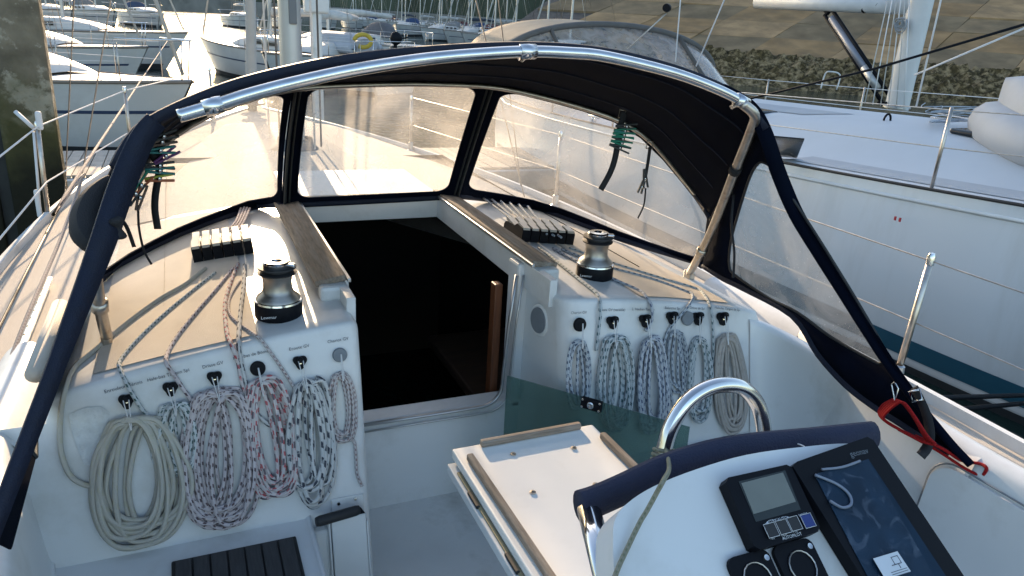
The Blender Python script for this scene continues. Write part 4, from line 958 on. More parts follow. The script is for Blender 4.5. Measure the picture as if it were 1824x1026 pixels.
# autopilot head
q = [(1290, 852), (1408, 826), (1464, 945), (1347, 981)]
ap = thing('autopilot_display', 'black autopilot display with grey screen and four buttons on the pedestal pod', 'display', None, pod(1380, 900))
bl = [pod(*p, .0215) for p in q]; 
obj('case', prism('case', catmull([bl[0].lerp(bl[1], .06), bl[0].lerp(bl[1], .94), bl[1].lerp(bl[2], .06), bl[1].lerp(bl[2], .94), bl[2].lerp(bl[3], .06), bl[2].lerp(bl[3], .94), bl[3].lerp(bl[0], .06), bl[3].lerp(bl[0], .94)], 1, True), -PN*.020, .004), M['black'], ap)
hh = .0225
def apq(pxs, off): return [pod(a, b, off) for a, b in pxs]
obj('screen', prism('screen', apq([(1320, 861), (1394, 842), (1417, 894), (1342, 916)], hh-.001), PN*.001), mat('lcd_grey', (.16, .17, .15), .22, var=.06, vscale=20), ap)
obj('screen_surround', prism('screen_surround', apq([(1315, 858), (1398, 838), (1426, 908), (1346, 930)], hh-.0012), PN*.0008), mat('smoked_plastic', (.022, .028, .027), .15), ap)
ex = (pod(1408, 826)-pod(1290, 852)).normalized()
for i, (a, b) in enumerate(((1373, 945), (1394, 939), (1414, 933), (1438, 928))):
    c = pod(a, b, hh); ey = PN.cross(ex).normalized(); s = .0085
    bt = obj('button', prism('button', [c+ex*s+ey*s, c-ex*s+ey*s, c-ex*s-ey*s, c+ex*s-ey*s], PN*.002, .001), mat('blue_key', (.012, .03, .16), .5) if i == 3 else M['blackrub'], ap)
    obj('key_outline', tube('key_outline', [c+PN*.002+ex*s*1.08*k+ey*s*1.08*l for k, l in ((1, 1), (-1, 1), (-1, -1), (1, -1))], .0006, 4, closed=True), M['wtext'], bt)
for wds, a, b, sz in (('STBY/AUTO', 1386, 926, .0062), ('MODE', 1431, 917, .0058), ('AUTOPILOT', 1411, 955, .0062), ('-10', 1376, 959, .005), ('RESP', 1397, 952, .005), ('+10', 1416, 947, .005)):
    text('lettering', wds, pod(a, b, hh-.0004), ex, PU, sz, M['wtext'], ap)
for a, b, k in ((1366, 933, -1), (1406, 923, 1)):
    c = pod(a, b, hh-.0004); obj('arrow_mark', prism('arrow_mark', [c+ex*.004*k, c-ex*.003*k+PU*.003, c-ex*.003*k-PU*.003], PN*.0006), M['wtext'], ap)
# chart plotter under its clear film
pt = thing('chart_plotter', 'large black chart plotter with crumpled protective film beside the autopilot display', 'chart plotter', None, pod(1560, 910))
po = [(1412, 830), (1420, 822), (1545, 778), (1556, 784), (1740, 1060), (1736, 1080), (1600, 1120), (1588, 1112)]
obj('case', prism('case', [pod(a, b, .0235) for a, b in po], -PN*.022, .005), M['black'], pt)
obj('screen', prism('screen', [pod(a, b, .0238) for a, b in [(1450, 845), (1546, 818), (1690, 1035), (1570, 1075)]], PN*.001), mat('dark_blue_screen', (.006, .022, .045), .3, spec=.15, var=.3, vscale=20), pt)
def film_mat():
    m = bpy.data.materials.new('clear_film'); m.use_nodes = True; t = m.node_tree; t.nodes.clear(); L = t.links.new
    out = N(t, 'ShaderNodeOutputMaterial'); tr = N(t, 'ShaderNodeBsdfTransparent'); df = N(t, 'ShaderNodeBsdfGlossy'); df.inputs[0].default_value = (.5, .55, .62, 1); df.inputs['Roughness'].default_value = .25
    tc = N(t, 'ShaderNodeTexCoord'); no = N(t, 'ShaderNodeTexNoise'); no.inputs['Scale'].default_value = 26; no.inputs['Detail'].default_value = 7; no.inputs['Distortion'].default_value = 2; L(tc.outputs['Object'], no.inputs['Vector'])
    r = N(t, 'ShaderNodeMapRange'); r.inputs[1].default_value = .56; r.inputs[2].default_value = .74; r.inputs[3].default_value = .02; r.inputs[4].default_value = .20; L(no.outputs[0], r.inputs[0])
    x = N(t, 'ShaderNodeMixShader'); L(r.outputs[0], x.inputs[0]); L(tr.outputs[0], x.inputs[1]); L(df.outputs[0], x.inputs[2]); L(x.outputs[0], out.inputs[0]); return m
e1_, e2_ = pod(1546, 818, .0255)-pod(1450, 845, .0255), pod(1570, 1075, .0255)-pod(1450, 845, .0255)
o_ = pod(1450, 845, .0262)
obj('protective_film', grid('protective_film', lambda u, v: o_+e1_*u+e2_*v+PN*(.0022*abs(fbm(u*4+3, v*6, 3)-.45)*2*min(1, 5*u, 5*(1-u))), 26, 40), film_mat(), pt)
fw1 = tube('a', [pod(a, b, .0275) for a, b in [(1452, 846), (1490, 862), (1512, 880), (1516, 898), (1500, 904), (1478, 892)]], .0022, 6, smoothn=5); fw2 = tube('b', [pod(a, b, .0275) for a, b in [(1464, 836), (1500, 832), (1532, 821)]], .002, 6, smoothn=4)
obj('film_fold', join('film_fold', [fw1, fw2]), mat('film_crease', (.16, .19, .25), .3, spec=.6), pt)
stk = obj('sticker', prism('sticker', [pod(a, b, .0295) for a, b in [(1555, 995), (1598, 982), (1622, 1018), (1578, 1034)]], PN*.0006), mat('pale_sticker', (.55, .58, .62), .6), pt)
sx_, sy_ = (pod(1598, 982)-pod(1555, 995)).normalized(), (pod(1555, 995)-pod(1578, 1034)).normalized()
so_ = pod(1590, 998, .0303)
obj('sticker_print', join('sticker_print', [tube('a', [so_+sx_*a+sy_*b for a, b in ((.0, .004), (.012, .004), (.012, -.006), (.0, -.006))], .0006, 4, closed=True), tube('b', [so_+sx_*-.006+sy_*-.006, so_+sx_*.006+sy_*-.006, so_+sx_*.006+sy_*-.012], .0006, 4)]+[tube('c', [so_+sx_*-.014+sy_*(-.014-.003*k), so_+sx_*.016+sy_*(-.014-.003*k)], .0004, 4) for k in range(3)]), M['text'], stk)
text('lettering', 'geonav', pod(1530, 806, .0242), ex, PU, .013, mat('grey_lettering', (.12, .14, .16), .5), pt)
# flush sockets
for k, (a, b) in enumerate(((1424, 1012), (1345, 1034))):
    c = pod(a, b, .001); ey = PN.cross(ex).normalized()
    t = thing('pod_socket', ['black square socket cover beside the chart plotter below the autopilot display', 'black square socket cover furthest from the chart plotter on the pod'][k], 'socket', 'socket covers on the instrument pod', c)
    obj('plate', prism('plate', [c+ex*x+ey*y for x, y in rrect(-.034, .034, -.034, .034, .012, 4)], PN*.007, .002), M['black'], t)
    obj('rim', tube('rim', [c+PN*.0085+ex*.021*math.cos(i*.3927)+ey*.021*math.sin(i*.3927) for i in range(16)], .0012, 5, closed=True, ), M['alu'], t)
    for dx, dy in ((.026, .022), (-.026, -.022)): obj('screw', lathe('screw', [(.0045, .007), (.004, .0095), (0, .0085)], 10, c+ex*dx+ey*dy, PN), M['steel'], t)
# lashing line round the hoop
M['cord'] = rope_mat('olive_cord', (.26, .25, .19), (.16, .17, .11), .008, .5, 4)
hc = hp[2]; ax = (hp[3]-hp[1]).normalized(); u1 = ax.orthogonal().normalized(); u2 = ax.cross(u1)
wr = [hc+ax*(-.016+.032*i/64)+(u1*math.cos(i*.393*1.0)+u2*math.sin(i*.393*1.0))*.0165 for i in range(65)]
tail = catmull([wr[-1], at(1192, 832, Y=.745), pod(1181, 857, .050), pod(1170, 877, .036), pod(1152, 910, .018), pod(1140, 930, .012), pod(1118, 975, .008), pod(1097, 1022, .006), pod(1080, 1080, -.01)], 6)
obj('lashing_line', tube('lashing_line', wr+tail, .0034, 7), M['cord'], None, 'olive cord wound round the guard hoop and led down past the pod', 'cord')
obj('thin_cord', tube('thin_cord', [at(1418, 790, Y=.77), at(1432, 795, Y=.75), at(1448, 812, Y=.72), at(1458, 826, Y=.71)], .0012, 5, smoothn=4), M['elastic'], None, 'thin white cord looped over the navy padded roll', 'cord')
# smoked acrylic washboard leaning beside the companionway
def tint_glass():
    m = bpy.data.materials.new('green_acrylic'); m.use_nodes = True; t = m.node_tree; t.nodes.clear(); L = t.links.new
    out = N(t, 'ShaderNodeOutputMaterial'); tr = N(t, 'ShaderNodeBsdfTransparent'); tr.inputs[0].default_value = (.50, .64, .60, 1)
    gl = N(t, 'ShaderNodeBsdfGlossy'); gl.inputs['Roughness'].default_value = .05; df = N(t, 'ShaderNodeBsdfDiffuse'); df.inputs[0].default_value = (.12, .2, .19, 1)
    tc = N(t, 'ShaderNodeTexCoord'); no = N(t, 'ShaderNodeTexNoise'); no.inputs['Scale'].default_value = 5; no.inputs['Detail'].default_value = 8; L(tc.outputs['Object'], no.inputs['Vector'])
    mr = N(t, 'ShaderNodeMapRange'); mr.inputs[3].default_value = .2; mr.inputs[4].default_value = .42; L(no.outputs[0], mr.inputs[0])
    a = N(t, 'ShaderNodeMixShader'); L(mr.outputs[0], a.inputs[0]); L(tr.outputs[0], a.inputs[1]); L(df.outputs[0], a.inputs[2])
    b = N(t, "ShaderNodeMixShader"); L(schlick(t), b.inputs[0]); L(a.outputs[0], b.inputs[1]); L(gl.outputs[0], b.inputs[2]); L(b.outputs[0], out.inputs[0]); return m
w0, w1 = at(903, 670, Z=1.32), at(1228, 762, Z=1.32); wd_ = (w1-w0).normalized(); dn = Vector((-.02, -.05, -.62)); wn = wd_.cross(dn).normalized()
wb = thing('washboard', 'green tinted acrylic washboard standing in front of the starboard rope coils', 'washboard', None, (w0+w1)/2+Vector((0, 0, -.52)))
obj('sheet', prism('sheet', [w0, w1, w1+dn, w0+dn], wn*.008, .0015), tint_glass(), wb)
lc = onplane(1056, 718, w0-wn*.001, wn); sgn = -1 if wn.dot(CAM-lc) > 0 else 1
wn_ = -wn*sgn
lt = obj('latch', box('latch', lc+wn_*.012, (.075, .040, .018), .005, axes=(wd_, wn_.cross(wd_).normalized(), wn_)), M['black'], wb)
obj('lock_ring', lathe('lock_ring', [(.011, .02), (.012, .026), (.008, .028), (.006, .022), (0, .022)], 16, lc, wn_), M['steel'], lt)
for a, b in ((-.03, .013), (.03, .013), (-.03, -.013), (.03, -.013)):
    obj('bolt', lathe('bolt', [(.005, .02), (.004, .024), (0, .025)], 8, lc+wd_*a+wn_.cross(wd_)*b, wn_), M['steel'], lt)
# winch handle in its pocket
hpk = thing('handle_pocket', 'white plastic winch handle pocket screwed below the port rope coils', 'pocket', None, onbulk(622, 1000))
bx1 = Vector((1, 0, 0)); bx2 = BN.cross(bx1).normalized(); bx2 = bx2 if bx2.z > 0 else -bx2
pc = onbulk(618, 962, .0); 
obj('back_plate', box('back_plate', onbulk(620, 905, .003), (.10, .075, .005), .003, axes=(bx1, bx2, BN)), M['gel2'], hpk)
obj('pocket_body', join('pocket_body', [box('a', onbulk(625, 985, .055), (.105, .235, .006), .003, axes=(bx1, bx2, BN)), box('b', onbulk(588, 985, .028), (.006, .235, .055), .002, axes=(bx1, bx2, BN)), box('c', onbulk(655, 985, .028), (.006, .235, .055), .002, axes=(bx1, bx2, BN)), box('d', onbulk(574, 995, .022), (.05, .20, .040), .012, axes=(bx1, bx2, BN))]), M['gel2'], hpk)
for a, b in ((603, 897), (633, 888)): obj('screw', lathe('screw', [(.006, 0), (.005, .004), (0, .004)], 10, onbulk(a, b, .0055), BN), M['steel'], hpk)
wh = thing('crank_handle', 'winch handle with black grip resting across the white pocket', 'winch handle', None, onbulk(600, 925, .05))
ga, gb = onbulk(563, 930, .07), onbulk(640, 908, .05)
obj('grip', tube('grip', [ga, ga.lerp(gb, .08), ga.lerp(gb, .5), ga.lerp(gb, .92), gb], lambda t: .016 if .1 < t < .95 else .0135, 12), M['blackrub'], wh)
obj('arm', tube('arm', [gb, onbulk(646, 915, .035), onbulk(640, 990, .03)], .009, 8), M['black'], wh)
# red line, snap hook, side deck hardware to starboard
M['red'] = rope_mat('red_line', (.36, .012, .012), (.22, .006, .01), .01, .5, 4)
XR = 1.905
red = []
for k in range(5):
    j = .006*k
    red.append(tube('r', [at(1590+3*k, 712+k, X=XR-j), at(1572+3*k, 722+2*k, X=XR-j), at(1566+2*k, 738+2*k, X=XR-j), at(1585+4*k, 756+2*k, X=XR-j), at(1625+3*k, 776+2*k, X=XR-j), at(1650+4*k, 788+k, X=XR-j), at(1640+3*k, 765+3*k, X=XR-j), at(1622+2*k, 735+2*k, X=XR-j), at(1605+2*k, 716+k, X=XR-j), at(1590+3*k, 712+k, X=XR-j)], .0042, 7, smoothn=5))
red.append(tube('r', [at(1630, 776, X=XR), at(1680, 800, X=1.95), at(1712, 820, X=1.98), at(1745, 826, X=2.0), at(1757, 834, X=2.0), at(1752, 846, X=2.0)], .0048, 8, smoothn=6))
red.append(tube('r', [at(1600, 765, X=XR), at(1665, 800, X=1.95), at(1715, 832, X=1.98), at(1742, 846, X=2.0)], .0044, 8, smoothn=6))
obj('red_line', join('red_line', red), M['red'], None, 'bright red line looped from a snap hook at the starboard hood corner', 'rope')
obj('snap_hook', tube('snap_hook', [at(a, b, X=XR-.012) for a, b in [(1588, 685), (1592, 681), (1596, 684), (1600, 692), (1597, 704), (1594, 717), (1592, 704)]], .002, 6, closed=True), M['steel'], None, 'small steel snap hook holding the red line on the navy panel', 'snap hook')
bk = at(1790, 862, X=2.02)
t = thing('deck_block', 'steel and grey sheet block on the starboard side deck behind the red line', 'block', None, bk)
obj('cheek', tube('cheek', [at(1762, 846, X=2.03), at(1800, 868, X=2.03), at(1840, 890, X=2.03)], .018, 10), M['steel'], t)
obj('sheave', tube('sheave', [at(1785, 840, X=2.06), at(1815, 858, X=2.06)], .014, 10), M['blackrub'], t)
obj('shackle', tube('shackle', [at(a, b, X=2.01) for a, b in [(1735, 838), (1752, 846), (1764, 856), (1752, 860), (1738, 850)]], .004, 6, closed=True), M['steel'], t)
obj('base', box('base', Vector((2.04, bk.y-.02, 1.355)), (.05, .34, .03), .008), M['alu'], t)
# ================================================================== NEIGHBOURS
# mooring pile to port
def pile_mat():
    m = mat('weathered_pile', (.15, .13, .095), .95, spec=.1, var=.4, vscale=6, bump=.9, bscale=24, dirt=(.36, .33, .26), dscale=6.5, dcut=(.52, .60)); t = m.node_tree; b = t.nodes['Principled BSDF']; L = t.links.new
    src = b.inputs['Base Color'].links[0].from_socket; tc = N(t, 'ShaderNodeTexCoord'); sp = N(t, 'ShaderNodeSeparateXYZ'); L(tc.outputs['Object'], sp.inputs[0])
    no = N(t, 'ShaderNodeTexNoise'); no.inputs['Scale'].default_value = 3.5; no.inputs['Detail'].default_value = 6; L(tc.outputs['Object'], no.inputs['Vector'])
    ad = N(t, 'ShaderNodeMath', operation='MULTIPLY_ADD'); L(no.outputs[0], ad.inputs[0]); ad.inputs[1].default_value = .9; L(sp.outputs[2], ad.inputs[2])
    def mixat(lo, hi, col, prev):
        r = N(t, 'ShaderNodeMapRange'); r.inputs[1].default_value = lo; r.inputs[2].default_value = hi; r.inputs[3].default_value = 1; r.inputs[4].default_value = 0; L(ad.outputs[0], r.inputs[0])
        x = N(t, 'ShaderNodeMix', data_type='RGBA'); L(r.outputs[0], x.inputs[0]); L(prev, x.inputs[6]); x.inputs[7].default_value = (*col, 1); return x.outputs[2]
    s = mixat(2.15, 2.5, (.07, .068, .03), src); s = mixat(1.85, 2.2, (.02, .02, .014), s); L(s, b.inputs['Base Color']); return m
PM = pile_mat(); px1 = at(117, 340, Y=5.6).x
pl = thing('mooring_pile', 'weathered tide stained mooring pile standing off the port side', 'mooring pile', None, (px1-.4, 5.85, 0))
obj('flange', box('flange', (px1-.155, 5.67, 1.5), (.31, .14, 9), .015), PM, pl)
obj('flange', box('flange', (px1-.66, 5.67, 1.5), (.56, .14, 9), .015), PM, pl)
obj('groove', box('groove', (px1-.345, 5.72, 1.5), (.09, .14, 9), .01), mat('pile_groove', (.035, .037, .035), .9, var=.4, vscale=6), pl)
# pontoon ahead of the bow, planked
M['plank'] = [mat('pontoon_plank_%d' % i, c, .9, var=.25, vscale=5, bump=.3, bscale=40) for i, c in enumerate([(.34, .30, .25), (.28, .25, .21), (.38, .34, .29)])]
pon = obj('pontoon', box('pontoon', (-1, 10.9, .27), (16, 1.75, .34), .03), M['alu'], None, 'low grey framed pontoon with weathered planks ahead of the bow', 'pontoon')
pm_ = [box('plank', (0, 0, 0), (.135, 1.70, .03), .004) for _ in range(3)]
for i in range(3): pm_[i].materials.append(M['plank'][i])
for k in range(90):
    o = bpy.data.objects.new('plank', pm_[rs.randrange(3)]); COL.objects.link(o); o.parent = pon; o.location = (-7.3+k*.146, 10.9, .458+rs.uniform(-.003, .003))
fb = at(60, 385, Z=.55)
obj('pontoon_beam', join('pontoon_beam', [box('b', (fb.x-1.2, fb.y, .50), (4.2, .20, .22), .02)]), mat('grey_beam', (.14, .15, .14), .8, var=.2), None, 'grey timber fender beam at the foot of the mooring pile', 'beam')
# ------------------------------------------------------------------ generic moored yacht
M['hull_b'] = mat('pale_hull', (.50, .51, .50), .3, var=.05, vscale=1, dirt=(.36, .36, .34), dscale=1.2, dcut=(.5, .85))
M['deck_b'] = mat('pale_deck', (.52, .50, .46), .55, var=.08, vscale=2)
M['stripe_b'] = mat('blue_stripe', (.03, .05, .10), .4); M['anti'] = mat('dark_antifouling', (.02, .025, .03), .6)
M['sailc'] = mat('sail_cover', (.03, .045, .07), .8, var=.2); M['sailw'] = mat('white_sail_cover', (.5, .5, .48), .8, var=.1); M['gun'] = mat('rubbing_strake', (.20, .17, .14), .6)
def yacht(label, bow, head, L=9.0, beam=3.0, fb=1.05, mast=11.0, hood=None, cover='sailc', detail=True, group=None, boom=True, name='moored_yacht', mastk=.9):
    """bow = deck level point at the stem, head = unit direction the bow points to"""
    h = Vector((head[0], head[1], 0)).normalized(); s = Vector((h.y, -h.x, 0)); o = Vector((bow[0], bow[1], 0))
    def P(a, d, z): return o-h*a+s*d+Vector((0, 0, z))
    t = thing(name, label, 'yacht', group, P(L/2, 0, 0))
    tab = smoothtab([(0, .02), (.12, .42), (.3, .80), (.5, .98), (.7, 1.0), (.88, .9), (1, .74)]); W = beam/2
    def half(u): return W*lerp_tab(tab, u)
    def she(u): return fb+.22*(1-u)**2
    def hf(sg): return lambda u, v: P(L*(u+(.10*v*(1-u)**3)), sg*half(u)*(1-.12*v-.3*v**4), she(u)*(1-v)-.3*v)
    nu = 40 if detail else 18
    obj('hull', join('hull', [grid('a', hf(-1), nu, 8), grid('b', hf(1), nu, 8), grid('c', lambda u, v: P(L, (2*u-1)*half(1)*(1-.12*v-.3*v**4), she(1)*(1-v)-.3*v), 6, 8)]), M['hull_b'], t)
    obj('deck', grid('deck', lambda u, v: P(L*u, (2*v-1)*half(u), she(u)+.05*(1-(2*v-1)**2)-.004), nu, 8), M['deck_b'], t)
    for sg in (-1, 1):
        obj('hull_stripe', grid('hull_stripe', lambda u, v: hf(sg)(.03+.95*u, .30+.035*v)+s*sg*.006, nu, 1), M['stripe_b'], t)
        obj('boot_stripe', grid('boot_stripe', lambda u, v: hf(sg)(.02+.97*u, .70+.12*v)+s*sg*.008, nu, 1), M['anti'], t)
        obj('rubbing_strake', tube('rubbing_strake', [hf(sg)(.0+i/24, 0) for i in range(25)], .028, 6), M['gun'], t)
    def rf(u, v):
        uu = .26+.42*u; k = 2*v-1; w = half(uu)*.62; e = min(1, 7*u, 7*(1-u)); a = abs(k)
        prof = 1 if a < .82 else max(0, 1-((a-.82)/.18)**1.5)
        return P(L*uu, k*w, she(uu)+.04+.36*prof*min(1, (u*3)**.6 if u < .34 else 1)*(1 if u < .985 else 0)+.05*(1-k*k))
    c = obj('cabin', grid('cabin', rf, 26, 16), M['deck_b'], t)
    for sg in (-1, 1):
        for uu in (.42, .50, .58):
            w = half(uu)*.62
            obj('window', box('window', P(L*uu, sg*w*1.0, she(uu)+.24), (.55 if detail else .5, .02, .16), .01, axes=(h, s, Vector((0, 0, 1)))), M['glassd'], c)
    if mast:
        mb = P(L*.40, 0, 0); m_ = obj('mast', mast_mesh(mb.x, mb.y, she(.4)+.35, mast, mastk), M['mastm'], t)
        for sg in (-1, 1):
            for k, tp in ((.385, .95), (.42, .55)):
                obj('shroud', tube('shroud', [P(L*k, sg*half(.42)*.95, she(.4)), Vector((mb.x, mb.y, mast*tp))], .006 if detail else .012, 4), M['steel_dull'], t)
        fs = [P(.15, 0, she(0)+.1), Vector((mb.x, mb.y, mast*.97))]
        obj('forestay', tube('forestay', fs, .035 if detail else .05, 6), M['sailw'], t)
        obj('backstay', tube('backstay', [P(L*.99, 0, she(1)), Vector((mb.x, mb.y, mast))], .006 if detail else .012, 4), M['steel_dull'], t)
        if boom:
            obj('furled_mainsail', tube('furled_mainsail', [P(L*.41, 0, she(.4)+1.25), P(L*.6, 0, she(.4)+1.3), P(L*.80, 0, she(.4)+1.2)], lambda q: .16-.06*q, 8), M[cover], t)
    sts = [(.10, 1), (.25, 1), (.42, 1), (.6, 1), (.78, 1), (.95, 1)]
    for sg in (-1, 1):
        tops = []
        for u, _ in sts:
            b = P(L*u, sg*(half(u)-.06), she(u)); tp = b+Vector((0, 0, .6)); tops.append(tp)
            if detail: obj('stanchion', tube('stanchion', [b, tp], .012, 6), M['steel_dull'], t)
        for dz_ in ((0, -.28) if detail else ()): obj('lifeline', tube('lifeline', [q+Vector((0, 0, dz_)) for q in tops], .005, 4), M['elastic'], t)
    pul = [P(L*.10, -half(.1)+.04, she(0)+.62), P(.05, -.1, she(0)+.64), P(.05, .1, she(0)+.64), P(L*.10, half(.1)-.04, she(0)+.62)]
    obj('pulpit', join('pulpit', [tube('a', pul, .014 if detail else .02, 6, smoothn=4), tube('b', [P(.12, -.08, she(0)), P(.05, -.1, she(0)+.64)], .014, 6), tube('c', [P(.12, .08, she(0)), P(.05, .1, she(0)+.64)], .014, 6)]), M['steel'], t)
    ps_ = [P(L*.93, -half(.93)+.05, she(1)+.62), P(L*.995, -half(1)+.06, she(1)+.66), P(L*.995, half(1)-.06, she(1)+.66), P(L*.93, half(.93)-.05, she(1)+.62)]
    obj('pushpit', join('pushpit', [tube('a', ps_, .014 if detail else .02, 6, smoothn=3)]+[tube('b', [q, Vector((q.x, q.y, she(1)))], .012, 6) for q in ps_]), M['steel'], t)
    if hood:
        hm = mat('hood_canvas', hood, .85, var=.15)
        def hdf(u, v):
            a = math.pi*u; uu = .66+.09*v; w = half(uu)*.62
            return P(L*uu, w*math.cos(a), she(uu)+.30+(.70*(min(1, v*1.6+.05))**.6)*math.sin(a)**.6)
        solid(obj('hood', grid('hood', hdf, 18, 8), hm, t), .01)
    return t, P, half, she
bA = at(342, 152, Z=1.22); yacht('white sloop with its bow across from the mooring pile beyond the pontoon', bA, (.80, -.60), 9.2, 3.1, 1.05, 12, (.03, .07, .11))
bE = at(262, 70, Y=24); yacht('grey white ketch with dark cover lying behind the bow of the nearest white sloop', bE, (.9, -.42), 8.5, 2.9, 1.0, 11, (.03, .05, .09), 'sailc', mastk=1.1)
bF = at(455, 60, Y=34); yacht('small pale yacht seen between the furled genoa and our mast', bF, (-.9, -.42), 9, 3.0, 1.1, 12, (.10, .10, .11), 'sailw')
bB = at(335, 62, Z=1.3); yacht('pale sloop lying in the sun glare behind the nearer white sloop', bB, (.95, -.30), 11, 3.4, 1.15, 13, (.2, .2, .19), 'sailw')
bD = at(470, 96, Z=1.2); yacht('pale yacht with low deck lying ahead of our bow beyond the pontoon', bD, (-.55, -.83), 9, 3.0, 1.0, 13, None, 'sailw')
# yacht that carries the upturned dinghy and an outboard on its stern
sC = at(705, 112, Z=1.0); hC = Vector((-.60, .80, 0)).normalized(); LC = 9.5
tC, PC, halfC, sheC = yacht('pale yacht carrying an upturned grey dinghy with an outboard on its stern rail', sC+hC*LC, (hC.x, hC.y), LC, 3.1, 1.0, 12.5, None, 'sailw')
M['rubber_g'] = mat('grey_inflatable', (.34, .36, .39), .6, var=.08, vscale=3); M['rubber_d'] = mat('dark_strake', (.12, .13, .15), .6)
def dinghy(label, c, d, L, W, Hh, name='upturned_dinghy'):
    d = Vector(d).normalized(); s = Vector((-d.y, d.x, 0)); c = Vector(c)
    t = thing(name, label, 'dinghy', None, c)
    def f(u, v):
        a = math.pi*v; w = W/2*(1-max(0, (u-.55)/.45)**2.2*.96); hgt = Hh*(1-.25*max(0, (u-.6)/.4)**2)*min(1, .75+u*1.2)
        return c+d*(L*(u-.5))+s*(w*math.cos(a)*(1+.08*math.sin(a)))+Vector((0, 0, hgt*math.sin(a)**.62+.10*max(0, (u-.7)/.3)))
    h = obj('hull', join('hull', [grid('a', f, 30, 24), fill('b', [f(0, i/24) for i in range(25)])]), M['rubber_g'], t)
    rim = [f(i/24, 0)+Vector((0, 0, .13)) for i in range(25)]+[f(1-i/24, 1)+Vector((0, 0, .13)) for i in range(25)]
    obj('buoyancy_tube', tube('buoyancy_tube', rim, .17*W/1.4, 12), M['rubber_g'], t)
    obj('strake', tube('strake', [p+Vector((0, 0, -.02))+(p-c).normalized()*.15*W/1.4 for p in rim], .025, 6), M['rubber_d'], t)
    return t
dc = PC(LC*.74, 0, 1.22); dinghy('upturned grey dinghy lashed on the cabin of the yacht ahead', dc, (hC.x, hC.y, 0), 2.5, 1.35, .62)
om = PC(LC*.985, .15, 1.75)
t = thing('outboard_motor', 'black outboard motor clamped on the stern rail of the dinghy carrying yacht', 'outboard motor', None, om)
def om_f(u, v):
    a = 2*math.pi*u; k = math.sin(math.pi*min(1, max(0, v*.96+.02)))**.45; return om+Vector((.20*math.cos(a)*k*(1+.15*math.cos(a)), .15*math.sin(a)*k, -.2+.42*v))
obj('cowling', grid('cowling', om_f, 20, 12, closeu=True), M['black'], t)
obj('shaft', box('shaft', om+Vector((0, 0, -.42)), (.12, .09, .5), .03), M['black'], t)
obj('clamp', box('clamp', om+Vector((-.02, .10, -.30)), (.22, .10, .16), .02), M['grey'], t)
obj('tiller', tube('tiller', [om+Vector((.1, 0, 0)), om+Vector((.42, -.05, .06))], .022, 8), M['black'], t)
ye = PC(LC*.90, -.5, 1.62)
obj('horseshoe_buoy', tube('horseshoe_buoy', [ye+Vector((.28*math.cos(a), .05, .2*math.sin(a))) for a in [R(-60+300*i/14-60) for i in range(15)]], .07, 8), mat('yellow_buoy', (.45, .33, .04), .7), None, 'yellow horseshoe buoy on the stern of the dinghy carrying yacht', 'lifebuoy')
# white post with box head on the pontoon
wp = at(566, 118, Y=11.3)
t = thing('service_post', 'white post with a box head standing on the pontoon', 'post', None, (wp.x, 11.3, .47))
obj('shaft', box('shaft', (wp.x, 11.3, 1.6), (.13, .13, 2.3), .02), M['gel2'], t); obj('head', box('head', (wp.x, 11.3, 2.62), (.34, .2, .34), .03), M['gel2'], t)
# far rows across the basin
far = [((705, 30), (-.5, -.85)), ((748, 36), (-.75, -.6)), ((790, 46), (-.8, -.55)), ((822, 52), (-.85, -.5)), ((858, 64), (-.88, -.45)), ((905, 66), (-.9, -.4)), ((945, 70), (-.9, -.4))]
tones = ['bow on and smallest, beside the open water', 'with slim bow in front of the far quay', 'with grey dinghy sized stern gear', 'in the packed middle of the far row', 'with white fender like bow beside dark red mast', 'half behind the neighbouring tan hood', 'tucked behind the neighbouring tan hood']
for i, ((a, b), hd) in enumerate(far):
    p = at(a, 40, Y=[95, 82, 72, 64, 55, 48, 43][i])
    yacht('distant moored yacht '+tones[i], p, hd, 10+rs.uniform(-1, 2), 3.3, 1.15, 13+rs.uniform(-2, 2), [(.03, .06, .14), (.2, .2, .2), (.1, .03, .03), None][i % 4], ['sailc', 'sailw'][i % 2], False)
far2 = [((60, 14), (.6, -.8)), ((130, 12), (.5, -.85)), ((205, 10), (.4, -.9)), ((285, 12), (.3, -.95)), ((455, 14), (.2, -.98)), ((530, 12), (.1, -1)), ((590, 14), (.0, -1)), ((635, 16), (-.1, -1))]
for i, ((a, b), hd) in enumerate(far2):
    p = at(a, 30, Y=[58, 66, 74, 80, 92, 98, 110, 118][i])
    yacht('far hazy yacht moored bow on along the quay across the sunlit basin', p, hd, 10, 3.3, 1.15, 12+rs.uniform(-2, 3), [(.05, .07, .12), None, (.2, .19, .18)][i % 3], ['sailw', 'sailc'][i % 2], False, 'far yachts along the quay')
far3 = [(690, 22), (722, 24), (760, 27), (775, 32), (806, 34), (838, 40), (872, 44), (655, 22), (620, 21)]
for i, (a, b) in enumerate(far3):
    p = at(a, 30, Y=[120, 112, 104, 97, 90, 82, 76, 130, 138][i])
    yacht('far yacht in the dense rows of masts beyond the open blue water', p, (-.75, -.65), 10, 3.3, 1.15, 12+rs.uniform(-2, 3), [(.03, .06, .14), None, (.2, .19, .18), (.10, .03, .03)][i % 4], ['sailc', 'sailw'][i % 2], False, 'far yachts beyond the open water')
